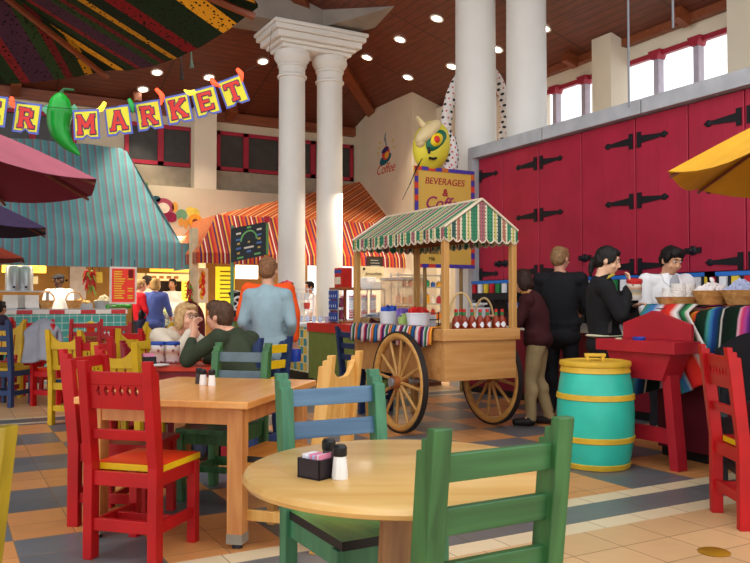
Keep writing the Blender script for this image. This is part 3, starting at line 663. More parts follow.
b.build('box', W_CARTX, ct, bevel=.004)
MB().bx(-Lx+.01, Lx-.01, -Ly+.01, Ly-.01, .945, .97).build('deck', W_DARK, ct)
r = MB(); e = .03
r.bx(-Lx-e, Lx+e, -Ly-e, -Ly+.01, .895, 1.005); r.bx(-Lx-e, Lx+e, Ly-.01, Ly+e, .895, 1.005); r.bx(-Lx-e, -Lx+.01, -Ly+.01, Ly-.01, .895, 1.005); r.bx(Lx-.01, Lx+e, -Ly+.01, Ly-.01, .895, 1.005)
r.build('rail', W_CARTX, ct, bevel=.005)
for sx in (-1, 1):
    for sy in (-1, 1): MB().bx(sx*(Lx-.02)-.029, sx*(Lx-.02)+.029, sy*(Ly-.02)-.029, sy*(Ly-.02)+.029, .97, 1.90).build('post', W_POST, ct, bevel=.005)
wy = 6.49 - (cy0+cy1)/2
def wheel(x, parent):
    t = MB(); R = .485
    t.torus((x, wy, R), R-.045, .036, (1,0,0), 48, 8); o = t.build('wheel', W_CART, parent, smooth=50)
    MB().lathe([(R-.014, -.026), (R, -.026), (R, .026), (R-.014, .026), (R-.014, -.026)], 56).build('tyre', M_TYRE, o)
    ty = o.children[0]; ty.rotation_euler = (0, PI/2, 0); ty.location = (x, wy, R)
    for k in range(12):
        a = 2*PI*k/12 + .12; c, s = math.cos(a), math.sin(a)
        MB().cyl((x, wy + .05*c, R + .05*s), (x, wy + (R-.06)*c, R + (R-.06)*s), .019, .014, 10).build('spoke', W_POST, o, smooth=40)
    MB().cyl((x-.075, wy, R), (x+.075, wy, R), .062, .062, 20).build('hub', W_DARK, o, smooth=40)
    MB().cyl((x-.10, wy, R), (x+.10, wy, R), .042, .042, 18).build('hub_cap', M_STEEL, o, smooth=40)
wheel(-Lx-.13, ct); wheel(Lx+.15, ct)
MB().cyl((-Lx-.12, wy, .485), (Lx+.14, wy, .485), .022).build('axle', M_STEEL, ct)
for sx in (-1, 1): MB().bx(sx*(Lx-.12)-.03, sx*(Lx-.12)+.03, Ly-.16, Ly-.09, 0, .53).build('leg', W_POST, ct, bevel=.004)
MB().bx(-Lx+.1, Lx-.1, wy-.05, wy+.05, .485, .53).build('axle_block', W_DARK, ct)
CSTR = [(0,'3f8560'),(.08,'dcd2b4'),(.11,'bdb263'),(.16,'dcd2b4'),(.19,'3c7f5c'),(.33,'dcd2b4'),(.37,'a2666a'),(.50,'dcd2b4'),(.54,'3f8560'),(.67,'dcd2b4'),(.70,'bdb263'),(.75,'dcd2b4'),(.78,'3a5a52'),(.86,'dcd2b4'),(.89,'b0705c'),(.95,'dcd2b4')]
M_CAN = stripes('canopy_cloth', CSTR, .52, 0, .85, motif=(30, .22, '2c4038'))
M_SCAL = paint('d8c8b0', .8)
ez, pz, vz = 1.925, 2.20, 1.80; ox, oy = Lx+.015, Ly+.02
cn = MB()
def Q(p, uv): cn.quad(p, 0, uv)
sl_ = math.hypot(ox, pz-ez)
for s in (-1, 1): Q([(s*ox,-oy,ez),(s*ox,oy,ez),(0,oy,pz),(0,-oy,pz)], [(0,0),(2*oy,0),(2*oy,sl_),(0,sl_)])
for s in (-1, 1): Q([(-ox,s*oy,ez),(ox,s*oy,ez),(0,s*oy,pz)], [(.38-.26-ox+.0,0),(.38-.26+ox,0),(.38-.26,pz-ez)] if 0 else [(.226-ox,0),(.226+ox,0),(.226,pz-ez)])
c_ = cn.build('canopy', M_CAN, ct); sdf = c_.modifiers.new('S', 'SOLIDIFY'); sdf.thickness = .012
def valance(mb, a, b, zt, zb, n, uo=0, rim=None):
    a, b = Vector(a), Vector(b); L = (b-a).length; k = 8
    for i in range(n*k):
        t0, t1 = i/(n*k), (i+1)/(n*k); s0, s1 = abs(math.sin(PI*((t0*n) % 1 if (t0*n) % 1 else 0))), abs(math.sin(PI*(((t1*n) % 1) if (t1*n) % 1 > 1e-6 else 0)))
        p0, p1 = a+(b-a)*t0, a+(b-a)*t1; d0, d1 = zb+.035*(1-s0), zb+.035*(1-s1)
        mb.quad([(p0.x,p0.y,d0),(p1.x,p1.y,d1),(p1.x,p1.y,zt),(p0.x,p0.y,zt)], 0, [(uo+t0*L,d0),(uo+t1*L,d1),(uo+t1*L,zt),(uo+t0*L,zt)])
        if rim is not None: rim.bar((p0.x,p0.y,d0), (p1.x,p1.y,d1), .012, .012)
va = MB(); rm = MB(); cs = [(-ox,-oy),(ox,-oy),(ox,oy),(-ox,oy)]
for i, n in enumerate((9, 16, 9, 16)):
    a, b = cs[i], cs[(i+1) % 4]; valance(va, (*a,0), (*b,0), ez, vz, n, .226-ox if i % 2 == 0 else 0, rm)
v_ = va.build('valance', M_CAN, ct); sdf = v_.modifiers.new('S', 'SOLIDIFY'); sdf.thickness = .006
rm.build('scalloped_edging', M_SCAL, ct)
fr = MB(); fr.bx(-Lx, Lx, -Ly, -Ly+.04, 1.86, 1.92); fr.bx(-Lx, Lx, Ly-.04, Ly, 1.86, 1.92); fr.bx(-Lx, -Lx+.04, -Ly, Ly, 1.86, 1.92); fr.bx(Lx-.04, Lx, -Ly, Ly, 1.86, 1.92); fr.bx(-.02, .02, -Ly, Ly, 2.10, 2.15)
fr.build('roof_frame', wood('8a4e26', 'a5683a', 'x', .5), ct)
pp_ = MB(); [pp_.cyl((-ox,s*oy,ez+.005),(0,s*oy,pz+.008),.012) for s in (-1,1)]; [pp_.cyl((ox,s*oy,ez+.005),(0,s*oy,pz+.008),.012) for s in (-1,1)]; pp_.cyl((0,-oy,pz+.008),(0,oy,pz+.008),.012); pp_.build('piping', M_SCAL, ct)
# serape strip over the rail
SER = [(0,'c8323c'),(.06,'e8e0d8'),(.08,'1c1c28'),(.2,'2c6fae'),(.28,'1c1c28'),(.33,'e8a030'),(.40,'d8402c'),(.46,'f0e8e0'),(.48,'15151c'),(.60,'3a8a5c'),(.66,'e8e0d8'),(.68,'6a3a8a'),(.76,'15151c'),(.88,'d0406a'),(.94,'e8e0d8')]
M_SER = stripes('serape_cloth', SER, .36, 0, .9, True)
def ccx(x, y, z): return (cx0 + x, cy0 + y, z)
m = MB(); nx = 70
prof = [(.10, 1.012), (.02, 1.014), (-.05, 1.012), (-.062, .97), (-.064, .90), (-.066, .86)]
vs = []; fs = []; uv = []; ya, yb_ = .12, 1.70
for i in range(nx+1):
    y = ya + (yb_-ya)*i/nx; wv = .012*math.sin(i*1.1) + .008*math.sin(i*.47)
    for k, (x, z) in enumerate(prof): vs.append((cx0 + x - (abs(wv)*(k/5)), cy0 + y, z - (.03*math.sin(i*.3)**2 if k == 5 else 0)))
for i in range(nx):
    for k in range(5): fs.append((i*6+k, i*6+k+1, (i+1)*6+k+1, (i+1)*6+k)); uv.append([((ya+(yb_-ya)*(i+(c in (2,3)))/nx), k+(c in (1,2))) for c in range(4)])
m.add(vs, fs, 0, uv); o = m.build('serape_runner', M_SER, None, None, smooth=70); q = o.modifiers.new('S', 'SOLIDIFY'); q.thickness = .012; q.offset = 1
tag(o, 'striped serape cloth hanging over the left rail of the cart', 'serape')
# goods on the cart
DK = .971
def cg(px, x):                                   # spot on the deck seen at column px, x metres in from the left side
    X = cx0 + x; t = (px - 375)/F; y = (X*CA - t*X*SA)/(t*CA + SA); return (X, y)
M_WHT = paint('e6e6ea', .35, .04); WK = wood('c9a468', 'e0c088', 'x', .7, 2)
def bucket(label, px, x, col, fill, r=.085, h=.13, n=16, grp=None):
    p = cg(px, x); t = thing('bucket', label, 'bucket', (p[0], p[1], DK), 0, grp)
    MB().lathe([(r*.82, 0), (r, h), (r*1.06, h), (r*1.06, h+.012), (r*.96, h+.012), (r*.80, .01), (0, .01)], 24).build('pail', col, t, smooth=40)
    q = MB(); rr = random.Random(int(px)); n *= 2
    for i in range(n):
        a = rr.uniform(0, 2*PI); d = r*.7*rr.random()**.5; c = Vector((d*math.cos(a), d*math.sin(a), h+rr.uniform(-.02, .03)))
        q.box(c, (.012, rr.uniform(.05,.09), rr.uniform(.05,.09)), Matrix.Rotation(rr.uniform(0, 3), 3, 'Z') @ Matrix.Rotation(rr.uniform(-.6, .6), 3, 'X'))
    q.build('cutlery_packets', fill, t)['label'] = 'plastic cutlery packets filling the bucket'
bucket('white bucket of blue plastic cutlery on the cart', 389, .16, M_WHT, paint('2750b8', .4, .3), .105, .17)
bucket('pale green bucket of purple packets on the cart', 404, .15, paint('a8c46a', .4), paint('8a6ac0', .4, .3), .065, .15)
bucket('white bucket of red cutlery on the cart', 418, .19, M_WHT, paint('d22018', .4, .3), .12, .16, 26)
p = cg(381, .42); t = thing('napkin_tray', 'dark tray of white paper packets at cart back left', 'tray', (p[0]-.05, p[1], DK))
MB().bx(-.16, .16, -.14, .14, 0, .10).build('tray_box', paint('4a1a24', .4), t)
q = MB()
for i in range(20): q.box((RN.uniform(-.12,.12), RN.uniform(-.10,.10), .11+RN.uniform(0,.04)), (.10,.07,.008), Matrix.Rotation(RN.uniform(0,3),3,'Z') @ Matrix.Rotation(RN.uniform(-.5,.5),3,'X'))
q.build('paper_packets', paint('c9d3de', .6), t)
p = cg(366, .30); bk = thing('bread_basket', 'wicker basket at the far left corner of the cart', 'basket', (p[0], p[1]-.15, DK))
MB().lathe([(0,0),(.10,0),(.14,.09),(.15,.10),(.135,.10),(.095,.01),(0,.012)], 24).build('wicker_bowl', WK, bk, smooth=40)
M_SAUCE = paint('8e2f14', .2, .2); M_REDC = paint('cc1c1c', .35); M_GRC = paint('2c7a40', .4)
spots = [(456,.14),(464,.20),(472,.16),(480,.24),(487,.20),(502,.42),(460.5,.33),(496,.60)]
nm = ['leftmost sauce bottle of the row at the cart front', 'sauce bottle second from the left at the cart front', 'sauce bottle third from the left at the cart front', 'sauce bottle fourth from the left at the cart front', 'sauce bottle fifth from the left at the cart front', 'lone sauce bottle standing right of the row on the cart', 'sauce bottle standing behind the left end of the row', 'sauce bottle beside the right corner post of the cart']
for (px, x), lb in zip(spots, nm):
    y_ = cy0 + .06 + .02*(px % 3) + (.22 if x == .33 else 0)
    t_ = (px-375)/F; X = y_*(SA + t_*CA)/(CA - t_*SA)
    t = thing('sauce_bottle', lb + ', red cap and green neck', 'bottle', (X, y_, DK), RN.uniform(-.3, .1), 'sauce bottles on the cart')
    MB().lathe([(.034,0),(.038,.006),(.038,.10),(.032,.125),(.015,.15),(.014,.16)], 16).build('bottle_body', M_SAUCE, t, smooth=40)
    MB().lathe([(.016,.155),(.016,.185)], 14).build('neck_wrap', M_GRC, t, smooth=40); MB().lathe([(.017,.185),(.017,.212),(0,.213)], 14).build('cap', M_REDC, t, smooth=40)
    q = MB(); n = 5; zc_ = .068
    pts = []
    for i in range(n+1):
        u = -1+2*i/n; a = u*.75 - PI/2; pts.append((a, .034*(1-abs(u))))
    for i in range(n):
        (a, h0), (c, h1) = pts[i], pts[i+1]; R_ = .0386
        q.quad([(R_*math.cos(a),R_*math.sin(a),zc_-h0),(R_*math.cos(c),R_*math.sin(c),zc_-h1),(R_*math.cos(c),R_*math.sin(c),zc_+h1),(R_*math.cos(a),R_*math.sin(a),zc_+h0)])
    q.build('diamond_label', M_WHT, t)
for px, d_, ro, hh, lb in ((461, .42, .125, .37, 'taller arched-handle basket behind the sauce bottles'), (484, .72, .10, .32, 'right arched-handle basket behind the sauce bottles')):
    y_ = cy0 + d_; t_ = (px-375)/F; X = y_*(SA + t_*CA)/(CA - t_*SA)
    t = thing('handled_basket', lb, 'basket', (X, y_, DK), az(0), 'arched-handle baskets')
    MB().lathe([(0,0),(ro*.8,0),(ro,.075),(ro*1.04,.08),(ro*.96,.08),(ro*.76,.01),(0,.012)], 24).build('wicker_bowl', WK, t, smooth=40)
    MB().tube([(ro*math.cos(a), 0, .07+(hh-.07)*math.sin(a)) for a in [PI*i/20 for i in range(21)]], .011, 8).build('handle', WK, t, smooth=50)
y_ = cy0 + 1.0; t_ = (482-375)/F; X = y_*(SA + t_*CA)/(CA - t_*SA)
t = thing('napkin_box', 'white tub of folded napkins behind the cart baskets', 'tub', (X+.02, y_+.08, DK))
MB().lathe([(.10,0),(.125,.22),(.118,.22),(.095,.01),(0,.01)], 24).build('tub', M_WHT, t, smooth=40)
q = MB(); [q.box((RN.uniform(-.06,.06),RN.uniform(-.06,.06),.22+RN.uniform(0,.04)),(.09,.07,.02),Matrix.Rotation(RN.uniform(0,3),3,'Z')) for i in range(8)]; q.build('napkins', M_SALT, t)
y_ = cy0 + 1.25; t_ = (440-375)/F; X = y_*(SA + t_*CA)/(CA - t_*SA)
t = thing('wire_cup_rack', 'black wire rack of white packets on the cart middle', 'rack', (min(X, cx1-.25), y_, DK))
q = MB()
for z in (.02, .09, .16):
    for s in (-1, 1): q.cyl((-.14, s*.09, z), (.14, s*.09, z), .005); q.cyl((s*.14, -.09, z), (s*.14, .09, z), .005)
for sx in (-1, 1):
    for sy in (-1, 1): q.cyl((sx*.14, sy*.09, 0), (sx*.14, sy*.09, .17), .006)
q.build('wire_frame', P_BLACK, t); q = MB(); [q.box((-.11+.024*i, 0, .075), (.016, .15, .13)) for i in range(10)]; q.build('packets', M_WHT, t)
# ================================================================ BARREL
bp = pxd(594.5, 6.05)
t = thing('barrel', 'turquoise wooden barrel with yellow hoops and lid', 'barrel', bp)
M_TQ = paint('36bda6', .35, .10, 4); M_YH = paint('d6ab34', .4, .12, 8); Hb = .775
def br(z): u = (z/Hb-.5)*2; return .240 + .047*(1-u*u) + .003
MB().lathe([(0, .02), (br(.02), .02)] + [(br(.02+(Hb-.03)*i/16), .02+(Hb-.03)*i/16) for i in range(1, 17)] + [(0, Hb-.01)], 28).build('staves', M_TQ, t, smooth=14)
for z0, h in ((.0, .045), (.20, .045), (.515, .045), (.715, .05)):
    MB().lathe([(br(z0)+.001, z0), (br(z0)+.009, z0+.004), (br(z0+h)+.009, z0+h-.004), (br(z0+h)+.001, z0+h)], 44).build('hoop', M_YH, t, smooth=40)
MB().lathe([(0, .765), (br(Hb)+.022, .765), (br(Hb)+.026, .78), (br(Hb)+.022, .80), (br(Hb)-.01, .805), (br(Hb)-.02, .797), (0, .797)], 44).build('lid', M_YH, t, smooth=30)
q = MB(); q.bx(-.02, .02, -.07, -.045, .797, .835); q.bx(-.02, .02, .045, .07, .797, .835); q.bx(-.022, .022, -.08, .08, .83, .855); q.build('lid_handle', M_YH, t, rz=.9, bevel=.006)
# ================================================================ RED CONDIMENT STAND
RM = paint('a8202c', .4, .12, 5); s0 = cam(2.18, 5.74); Ls, Ds = .76, .27
t = thing('condiment_stand', 'red wooden condiment stand with gabled back and splayed legs', 'stand', (s0.x, s0.y, 0))
MB().bx(-.02, Ds, -.02, Ls, .865, .955).build('top', RM, t, bevel=.004)
q = MB(); q.prism([(.03, .955), (Ls-.06, .955), (Ls-.06, 1.08), (Ls/2+.06, 1.165), (Ls/2+.03, 1.18), (Ls/2-.03, 1.18), (Ls/2-.06, 1.165), (.03, 1.08)], 'x', Ds-.045, Ds-.012); q.build('gabled_back', RM, t, bevel=.004)
q = MB(); q.prism([(.05, .865), (Ls-.07, .865), (Ls-.16, .66), (.14, .66)], 'x', .03, Ds-.03); q.build('apron', RM, t, bevel=.003)
for y, sg in ((.13, -1), (Ls-.17, 1)):
    MB().bar((.115, y, .70), (.115, y + sg*.07, .0), .10, .075).build('leg', RM, t)
MB().bar((.115, .09, .24), (.115, Ls-.13, .24), .05, .11).build('stretcher', RM, t)
tag(MB().lathe([(0,0),(.045,.0),(.05,.02),(.046,.025),(0,.02)], 16).build('sauce_dish', paint('2a45a8', .3), None, (s0.x+.05, s0.y+.37, .9555), smooth=40), 'small blue dish on the red condiment stand', 'dish')
w_ = onz(612, 337, .957); q = MB(); q.prism([(0,0),(.16,.02),(.20,.05),(.14,.07),(.02,.05)], 'z', 0, .006); tag(q.build('napkin', paint('cfc49c', .8), None, (s0.x+.02, s0.y+.52, .9555), .6), 'cream paper napkin at the far end of the red stand', 'napkin')
q = MB(); q.prism([(0, 0), (.03, .012), (.17, -.13), (.14, -.19), (.09, -.17)], 'y', -.006, .006)
hp = at(629, 365, 6.0); tag(q.build('paper_cone', paint('ddd6d6', .7), None, (hp.x+.02, hp.y, hp.z-.01), az(30)+PI), 'white paper scoop poking out beside the barrel rim', 'paper scoop')
# ================================================================ SERAPE COUNTER
k0, k1, kx0, kx1, kz = .6, 4.52, 5.15, 5.62, 1.20
t = thing('serving_counter', 'dark serving counter under the striped serape at right', 'counter', (kx0, k0, 0))
MB().bx(0, kx1-kx0, 0, k1-k0, .08, kz-.03).build('body', paint('5a1220', .5), t); MB().bx(-.03, kx1-kx0+.03, -.03, k1-k0+.02, kz-.03, kz).build('countertop', paint('5b3a2a', .4), t); MB().bx(.05, kx1-kx0, 0, k1-k0, 0, .08).build('plinth', P_BLACK, t)
SER2 = [(0,'0f2a1c'),(.17,'0e1a14'),(.19,'d8d0c8'),(.205,'102c1e'),(.30,'1c3a78'),(.34,'3a7ab0'),(.38,'4a9a8c'),(.42,'14301f'),(.56,'0f2418'),(.58,'d8402c'),(.61,'ee7a22'),(.645,'f3c23c'),(.68,'e85a22'),(.71,'b81c24'),(.74,'101810'),(.84,'5a2a78'),(.88,'b04a98'),(.92,'d83a6a'),(.95,'e8b0c0'),(.97,'0f2a1c')]
M_SER2 = stripes('serape_blanket_cloth', SER2, .62, 0, .95, True)
m = MB(); nx = 90; prof = [(.42, kz+.012), (.2, kz+.014), (0, kz+.014), (-.045, kz+.005), (-.06, kz-.06), (-.065, kz-.25), (-.07, kz-.42)]
vs = []; fs = []; uv = []; ya, yb_ = 1.2, 4.60; npf = len(prof)
for i in range(nx+1):
    u = i/nx; y = ya + (yb_-ya)*u; en = max(0, (u-.80)/.20)
    for k, (x, z) in enumerate(prof):
        wv = (.022*math.sin(i*.55) + .012*math.sin(i*1.3))*(k/6); sw = .16*(z-kz)*0
        z2 = z - en*.30*(k/6)**1.2 - (.05*math.sin(u*9))*(k/6)
        vs.append((kx0 + x - abs(wv), y + (kz-z2)*.18*(1 if k > 2 else 0) - .10*(kz-z2)*(1-en), z2))
for i in range(nx):
    for k in range(npf-1): fs.append((i*npf+k, i*npf+k+1, (i+1)*npf+k+1, (i+1)*npf+k)); uv.append([(ya+(yb_-ya)*(i+(c in (2,3)))/nx, k) for c in range(4)])
m.add(vs, fs, 0, uv); o = m.build('serape_blanket', M_SER2, None, None, smooth=70); q = o.modifiers.new('S', 'SOLIDIFY'); q.thickness = .014; q.offset = 1
tag(o, 'large dark green serape blanket with rainbow stripes over the counter', 'blanket')
# bunched gathered end of the serape, red and green folds
SER3 = [(0,'2d7a4a'),(.2,'3a6fa8'),(.3,'d8d8e0'),(.36,'c81c24'),(.62,'d83020'),(.7,'e8e0d8'),(.76,'143020'),(.86,'3a9a5a'),(.93,'e8e0d8')]
m = MB(); vs = []; fs = []; uv = []; nu, nv = 30, 26
for j in range(nv+1):
    v = j/nv
    for i in range(nu+1):
        u = i/nu; e = max(0, 1-v*6)
        y = 4.66 - .50*u - v*(.50 - .10*u); z = kz + .055 - .72*v*(1-.25*u) - .03*e
        vs.append((kx0 - .115 + .17*e - .025*math.sin(u*13+v*2) - .05*v, y, z))
for j in range(nv):
    for i in range(nu): fs.append((j*(nu+1)+i, j*(nu+1)+i+1, (j+1)*(nu+1)+i+1, (j+1)*(nu+1)+i)); uv.append([(.999*(i+(c in (1,2)))/nu, j) for c in range(4)])
m.add(vs, fs, 0, uv); o = m.build('serape_scarf', stripes('gathered_serape_cloth', SER3, 1.0, 0, .95, True), None, smooth=70); q = o.modifiers.new('S', 'SOLIDIFY'); q.thickness = .012
tag(o, 'gathered red and green serape end hanging at the counter corner', 'blanket')
# baskets with wrapped goods on the counter
WK2 = wood('b4743a', 'dcab66', 'x', .6, 2)
def cspot(px, x): t = (px-375)/F; return (x, (x*CA - t*x*SA)/(t*CA + SA))
def heap(mb, n, rx, h, sz, rr, z0):
    for i in range(n):
        a = rr.uniform(0, 2*PI); d = rr.random()**.5; z = z0 + h*(1-d)*rr.uniform(.5, 1); mb.ell((rx*d*math.cos(a), rx*d*math.sin(a), z), (sz*rr.uniform(.7,1.2), sz*rr.uniform(.7,1.2), sz*rr.uniform(.4,.8)), 8, Matrix.Rotation(rr.uniform(0,3), 3, 'X'))
for px, x, rx, hb, lb, kind in ((680, 5.37, .19, .05, 'flat wicker tray stacked with white foam cups and plates', 0), (711.5, 5.40, .145, .10, 'round wicker basket heaped with white wrapped sweets', 1), (742, 5.40, .15, .10, 'wicker basket of pale blue wrapped sweets by the frame edge', 2)):
    p = cspot(px, x); t = thing('wicker_tray' if kind == 0 else 'wicker_basket', lb, 'basket', (p[0], p[1], kz+.029), az(0), 'wicker baskets on the serape counter')
    MB().lathe([(0,0),(rx*(.86 if kind == 0 else .70),0),(rx,hb),(rx*1.05,hb+.012),(rx*.96,hb+.008),(rx*.66,.012),(0,.014)], 32).build('wicker_bowl', WK2, t, smooth=40)
    if kind == 0:
        i = 0
        for (x_, y_, hh, rr_) in ((-.10,.0,.07,.055),(-.03,-.05,.125,.06),(.05,-.04,.12,.06),(.115,.0,.085,.05),(.02,.07,.13,.06),(-.06,.08,.10,.055)):
            for s in range(1): 
                q = MB(); k = int(hh/.012)
                q.lathe([(0,.018)] + [p_ for j in range(k) for p_ in ((rr_*(.90 if j else .7), .018+j*.0155), (rr_, .018+j*.0155+.006), (rr_, .018+j*.0155+.014))] + [(rr_*.8, .018+k*.0155), (0, .018+k*.0155)], 20)
                o = q.build('foam_cup_stack', M_SALT, None, Vector((p[0], p[1], kz+.029)) + Vector((x_*CA+y_*SA, -x_*SA+y_*CA, 0)), smooth=30)
                tag(o, ('leftmost','front left','front right','rightmost','back right','back left')[i] + ' stack of white foam bowls on the flat wicker tray', 'bowl stack', 'foam bowl stacks on the wicker tray'); i += 1
    else:
        q = MB(); heap(q, 150, rx*.80, .11, .026, random.Random(kind), hb+.0); o = q.build('wrapped_sweets', paint('e6dcd8' if kind == 1 else 'b4bede', .5, .12, 30), None, (p[0], p[1], kz+.029), smooth=40)
        tag(o, ('white wrapped sweets heaped in the round basket' if kind == 1 else 'pale blue wrapped sweets heaped in the basket at frame edge'), 'sweets', None, 'stuff')
# ================================================================ TALL RED CABINETS
M_DOOR = None
def door_mat():
    m, N, L, B = newmat('crimson_boards'); tc = N.new('ShaderNodeTexCoord'); sp = N.new('ShaderNodeSeparateXYZ'); L.new(tc.outputs['Object'], sp.inputs[0])
    a = N.new('ShaderNodeMath'); a.operation = 'MULTIPLY'; a.inputs[1].default_value = 7.5; L.new(sp.outputs[1], a.inputs[0])
    b = N.new('ShaderNodeMath'); b.operation = 'FRACT'; L.new(a.outputs[0], b.inputs[0]); c = N.new('ShaderNodeMath'); c.operation = 'LESS_THAN'; c.inputs[1].default_value = .05; L.new(b.outputs[0], c.inputs[0])
    nz = N.new('ShaderNodeTexNoise'); nz.inputs['Scale'].default_value = 2.5; nz.inputs['Detail'].default_value = 5; L.new(tc.outputs['Object'], nz.inputs['Vector'])
    rp = ramp(N, [(.3, S('9e1634')), (.7, S('ae1c3c'))]); L.new(nz.outputs['Fac'], rp.inputs['Fac'])
    L.new(rp.outputs['Color'], B.inputs['Base Color']); B.inputs['Roughness'].default_value = .42
    bp = N.new('ShaderNodeBump'); bp.inputs['Strength'].default_value = .5; bp.inputs['Distance'].default_value = .006; bp.invert = True; L.new(c.outputs[0], bp.inputs['Height']); L.new(bp.outputs['Normal'], B.inputs['Normal']); return m
M_DOOR = door_mat(); M_IRON = paint('15151a', .5, .2)
zb_, zt_ = 1.555, 3.29
cb = thing('wall_cabinet', 'long wall of tall crimson cabinets with black strap hinges', 'cabinet', (XD, 0, 0))
y_end = yl_end - .12
MB().bx(.03, .30, -2, y_end, zb_, zt_).build('carcass', paint('4a0e1c', .6), cb)
ys = [y_end] + [onx(p, 200, XD).y for p in (504, 540, 583, 637, 690, 747)] + [onx(747, 200, XD).y - .95, onx(747, 200, XD).y - 1.9]
hz = {474: 'L', 504: 'R', 540: 'L', 583: 'R', 637: 'L', 690: 'R', 747: 'L', 800: 'R'}
sides = ['L', 'R', 'L', 'R', 'L', 'R', 'L', 'R']   # hinge on the far (L) or near (R) edge
zl = [zt_-.25, zt_-.25-.67, zb_+.09]
for i in range(8):
    ya, yb_ = ys[i], ys[i+1]                      # ya is the far edge
    d = MB().bx(-.02, .03, yb_+.006, ya-.006, zb_, zt_).build('door', M_DOOR, cb, bevel=.006)
    hy = ya if sides[i] == 'L' else yb_; sg = -1 if sides[i] == 'L' else 1; Lh = min(.40, (ya-yb_)*.72)
    for z in zl:
        q = MB(); y0 = hy + sg*.03
        q.bx(-.034, -.02, min(y0, y0+sg*.055), max(y0, y0+sg*.055), z-.085, z+.085)
        q.prism([(y0+sg*.05, z-.042), (y0+sg*.05, z+.042), (y0+sg*(Lh-.05), z+.018), (y0+sg*(Lh-.05), z-.018)], 'x', -.032, -.02)
        q.ell((-.026, y0+sg*(Lh-.03), z), (.012, .042, .036), 14); q.ell((-.026, y0+sg*Lh, z), (.010, .03, .012), 10)
        q.build('strap_hinge', M_IRON, d)
    if sides[i] == 'R' or i in (0,):
        ky = (ya - .05) if sides[i] == 'R' else yb_+.08; q = MB(); q.ell((-.03, ky, zb_+.22), (.02, .05, .05), 14); q.ell((-.055, ky, zb_+.22), (.03, .028, .028), 12); q.bx(-.034, -.02, ky-.10, ky+.10, zb_+.19, zb_+.25); q.build('latch', M_IRON, d)
# drinks counter under the cabinets
t = thing('drinks_counter', 'long dark drinks counter under the crimson cabinets', 'counter', (XD, 0, 0))
MB().bx(-.30, .30, -2, y_end, .1, .90).build('body', paint('7a1626', .5), t); MB().bx(-.36, .30, -2, y_end, .90, .94).build('countertop', paint('d8d2c2', .3), t); MB().bx(-.24, .3, -2, y_end, 0, .1).build('plinth', P_BLACK, t)
struct(MB().bx(XD+.22, XD+.30, -2, y_end, .94, 1.55).build('wall_drinks', paint('222024', .5)))
M_LV = [paint(c, .4) for c in ('c02430', 'e6e6ea', '2f8a4c', 'c02430', 'e0c23c', 'e6e6ea')]
yy = [(onx(508, 290, XD).y, 'soda dispenser at the far end behind the cart'), (onx(568, 290, XD).y, 'soda dispenser behind the man in black'), (onx(622, 290, XD).y, 'soda dispenser behind the woman with the cup'), (onx(702, 280, XD).y, 'soda dispenser right of the man in the white shirt'), (onx(764, 280, XD).y, 'soda dispenser at the right edge of the frame')]
for y, lb in yy:
    g = thing('soda_dispenser', 'black ' + lb, 'drink dispenser', (XD-.31, y, .941), 0, 'soda dispensers under the red cabinets'); hw_ = .40
    MB().bx(.20, .52, -hw_, hw_, 0, .59).build('cabinet_body', paint('1d1d20', .35), g); MB().bx(0, .22, -hw_, hw_, .34, .57).build('head', paint('26262a', .35), g); MB().bx(-.012, .20, -hw_, hw_, .555, .595).build('blue_header', paint('2f6fc4', .3), g)
    MB().bx(.0, .22, -hw_, hw_, 0, .06).build('drip_tray', M_STEEL, g)
    for i in range(6):
        q = MB(); yv = -hw_+.07+i*.13; q.bx(-.03, .0, yv-.035, yv+.035, .43, .55); q.build('valve_badge', M_LV[(i+int(y*3)) % 6], g)
        MB().cyl((-.02+.04, yv, .30), (.02, yv, .37), .014, .022).build('nozzle', P_BLACK, g)
p_ = onx(520, 306, XD+.05); t = thing('cup_tub', 'blue rimmed white tub on the drinks counter beside the cart', 'tub', (XD-.16, onx(517, 306, XD-.16).y, .941)); MB().lathe([(.10,0),(.115,.26),(.10,.26),(.09,.01),(0,.01)], 22).build('tub_body', M_JAR, t, smooth=40); MB().lathe([(.12,.26),(.124,.30),(0,.30)], 22).build('lid', paint('3a5fc0', .3), t, smooth=40)
